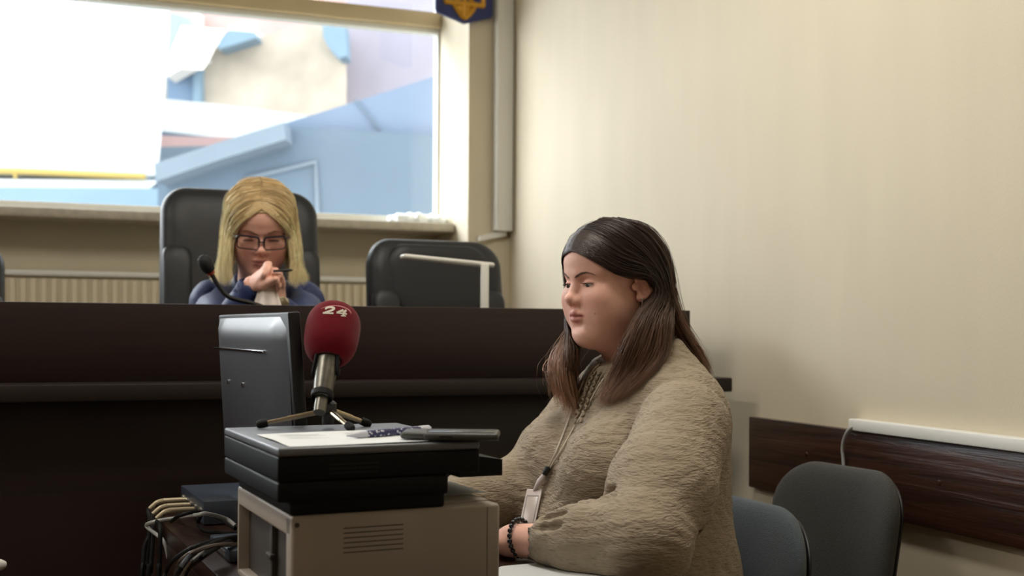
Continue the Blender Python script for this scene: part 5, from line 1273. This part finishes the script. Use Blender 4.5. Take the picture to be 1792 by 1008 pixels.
for s in (-1, 1):
    for cnt, rad, jt_, cl, cu in ((2300, .00075, (.0014, .0045), .6, .2), (24, .0003, (.002, .008), 0, .3)):
        Pth = grow(side_(s), cnt, rng, 24, jt_, cl, 22, .007, Hj[0], .004, cut=cu)
        loc_ = (Pth-Hj[0]) @ Hj[1]; loc_ = sdf_push(push_out(loc_, CS, (.1035, .0785, .0835)), JS, .0042, 3); Pth = loc_ @ Hj[1].T+Hj[0]; Pth = sdf_push(Pth, RB_, .003, 2)
        v_, q_, c_ = strands_mesh('h', Pth, rng.uniform(.7, 1.3, len(Pth))*rad, srgb(216, 188, 140), srgb(255, 234, 184), rng, None, None, .16, cmap=lambda t: np.clip(t*3.2-.25, 0, 1))
        VV.append(v_); QQ.append(q_+n_); CC.append(c_); n_ += len(v_)
v_, q_ = scalp(JS).net(); VV.append(to_world(Hj, v_)); QQ.append(q_+n_); CC.append(np.tile(np.array(srgb(196, 170, 126)[:3]), (len(v_), 1)))
me = npmesh('hair', np.vstack(VV)-jo, np.vstack(QQ)); vcol(me, np.vstack(CC)); M['blond'] = hair_mat('blond_strands', .4, .4); link('hair', me, judge, mats=[M['blond']])
# glasses
M['glasses'] = mat('glasses_frame', srgb(44, 34, 38), .25, spec=.6)
b = MB()
def rr_(cx, w_, h_, r_=.009, n=6):
    o = []
    for sx_, sz_, a0 in ((1, 1, 0), (-1, 1, 90), (-1, -1, 180), (1, -1, 270)):
        for k in range(n+1): a = R(a0+90*k/n); o.append((cx+sx_*(w_/2-r_)+r_*math.cos(a), -.006+sz_*(h_/2-r_)+r_*math.sin(a)))
    return o
def gpt(y, z): return to_world(Hjl, np.array([.1035-abs(y)**2*3.2+.10*z*-.6, y, z]))
for s in (-1, 1):
    o = rr_(s*.0345, .056, .035); o = o+[o[0], o[1]]; pts = [gpt(*q) for q in o]; b.tube(pts, [.0030 if q[1] > -.002 else .0017 for q in o], 8)
b.tube([gpt(y, -.002) for y in (-.008, -.004, 0, .004, .008)], .002, 8); gl_ = b.build('glasses', M['glasses'], judge)
for s in (-1, 1):
    b = MB(); b.tube([gpt(s*.0605, .004), to_world(Hjl, (.080, s*.072, .004)), to_world(Hjl, (.02, s*.080, .004)), to_world(Hjl, (-.02, s*.082, .0))], [.0028, .0026, .002, .0018], 8); b.build('temple', M['glasses'] if s > 0 else M['metal'], gl_)  # one temple in bright metal stands in for its light reflection
    b = MB(); o = rr_(s*.0345, .052, .032); V = [gpt(*q) for q in o]; b.add(V, [list(range(len(V)))]); b.build('lens', glass('lens_glass', (.86, .84, .84, 1), .06), gl_, fix=False)
# jabot, badge, pen, earring
b = MB(); V = []; nj = 13
for j in range(9):
    z_ = j/8; 
    for i in range(nj):
        x_ = i/(nj-1)*2-1; q = P(468+x_*(12+17*z_), 494+54*z_, 2.955-.03*z_+.012*math.cos(x_*9)*z_+.02*abs(x_)); V.append(q-jo)
b.add(V, [[j*nj+i, j*nj+i+1, (j+1)*nj+i+1, (j+1)*nj+i] for j in range(8) for i in range(nj-1)]); jb = b.build('jabot', mat('white_cotton', srgb(226, 214, 206), .8), judge, sharp=0, fix=False); md = jb.modifiers.new('thickness', 'SOLIDIFY'); md.thickness = .003
b = MB(); bc = P(495, 531, 3.06)-jo; b.lathe([(0, 0), (.017, 0), (.018, .003), (.013, .005), (.012, .004), (0, .006)], bc, (-.1, -1, .15), 24); b.build('chest_badge', mat('badge_metal', srgb(150, 140, 112), .35, .7), judge)
e0, e1 = P(478, 474.5, 2.935), P(512, 472.5, 2.95); b = MB(); b.tube([e0, e0*.75+e1*.25, e1*.9+e0*.1, e1], [.0032, .0034, .0034, .002], 10); pn = b.build('pen', M['black']); tag(pn, 'slim dark pen in the hand of the blonde woman', 'pen')
ep = to_world(Hjl, (-.0085, -.0835, -.0375)); b = MB(); b.ball(ep, .0032, 12); b.build('earring', M['gold'], judge)
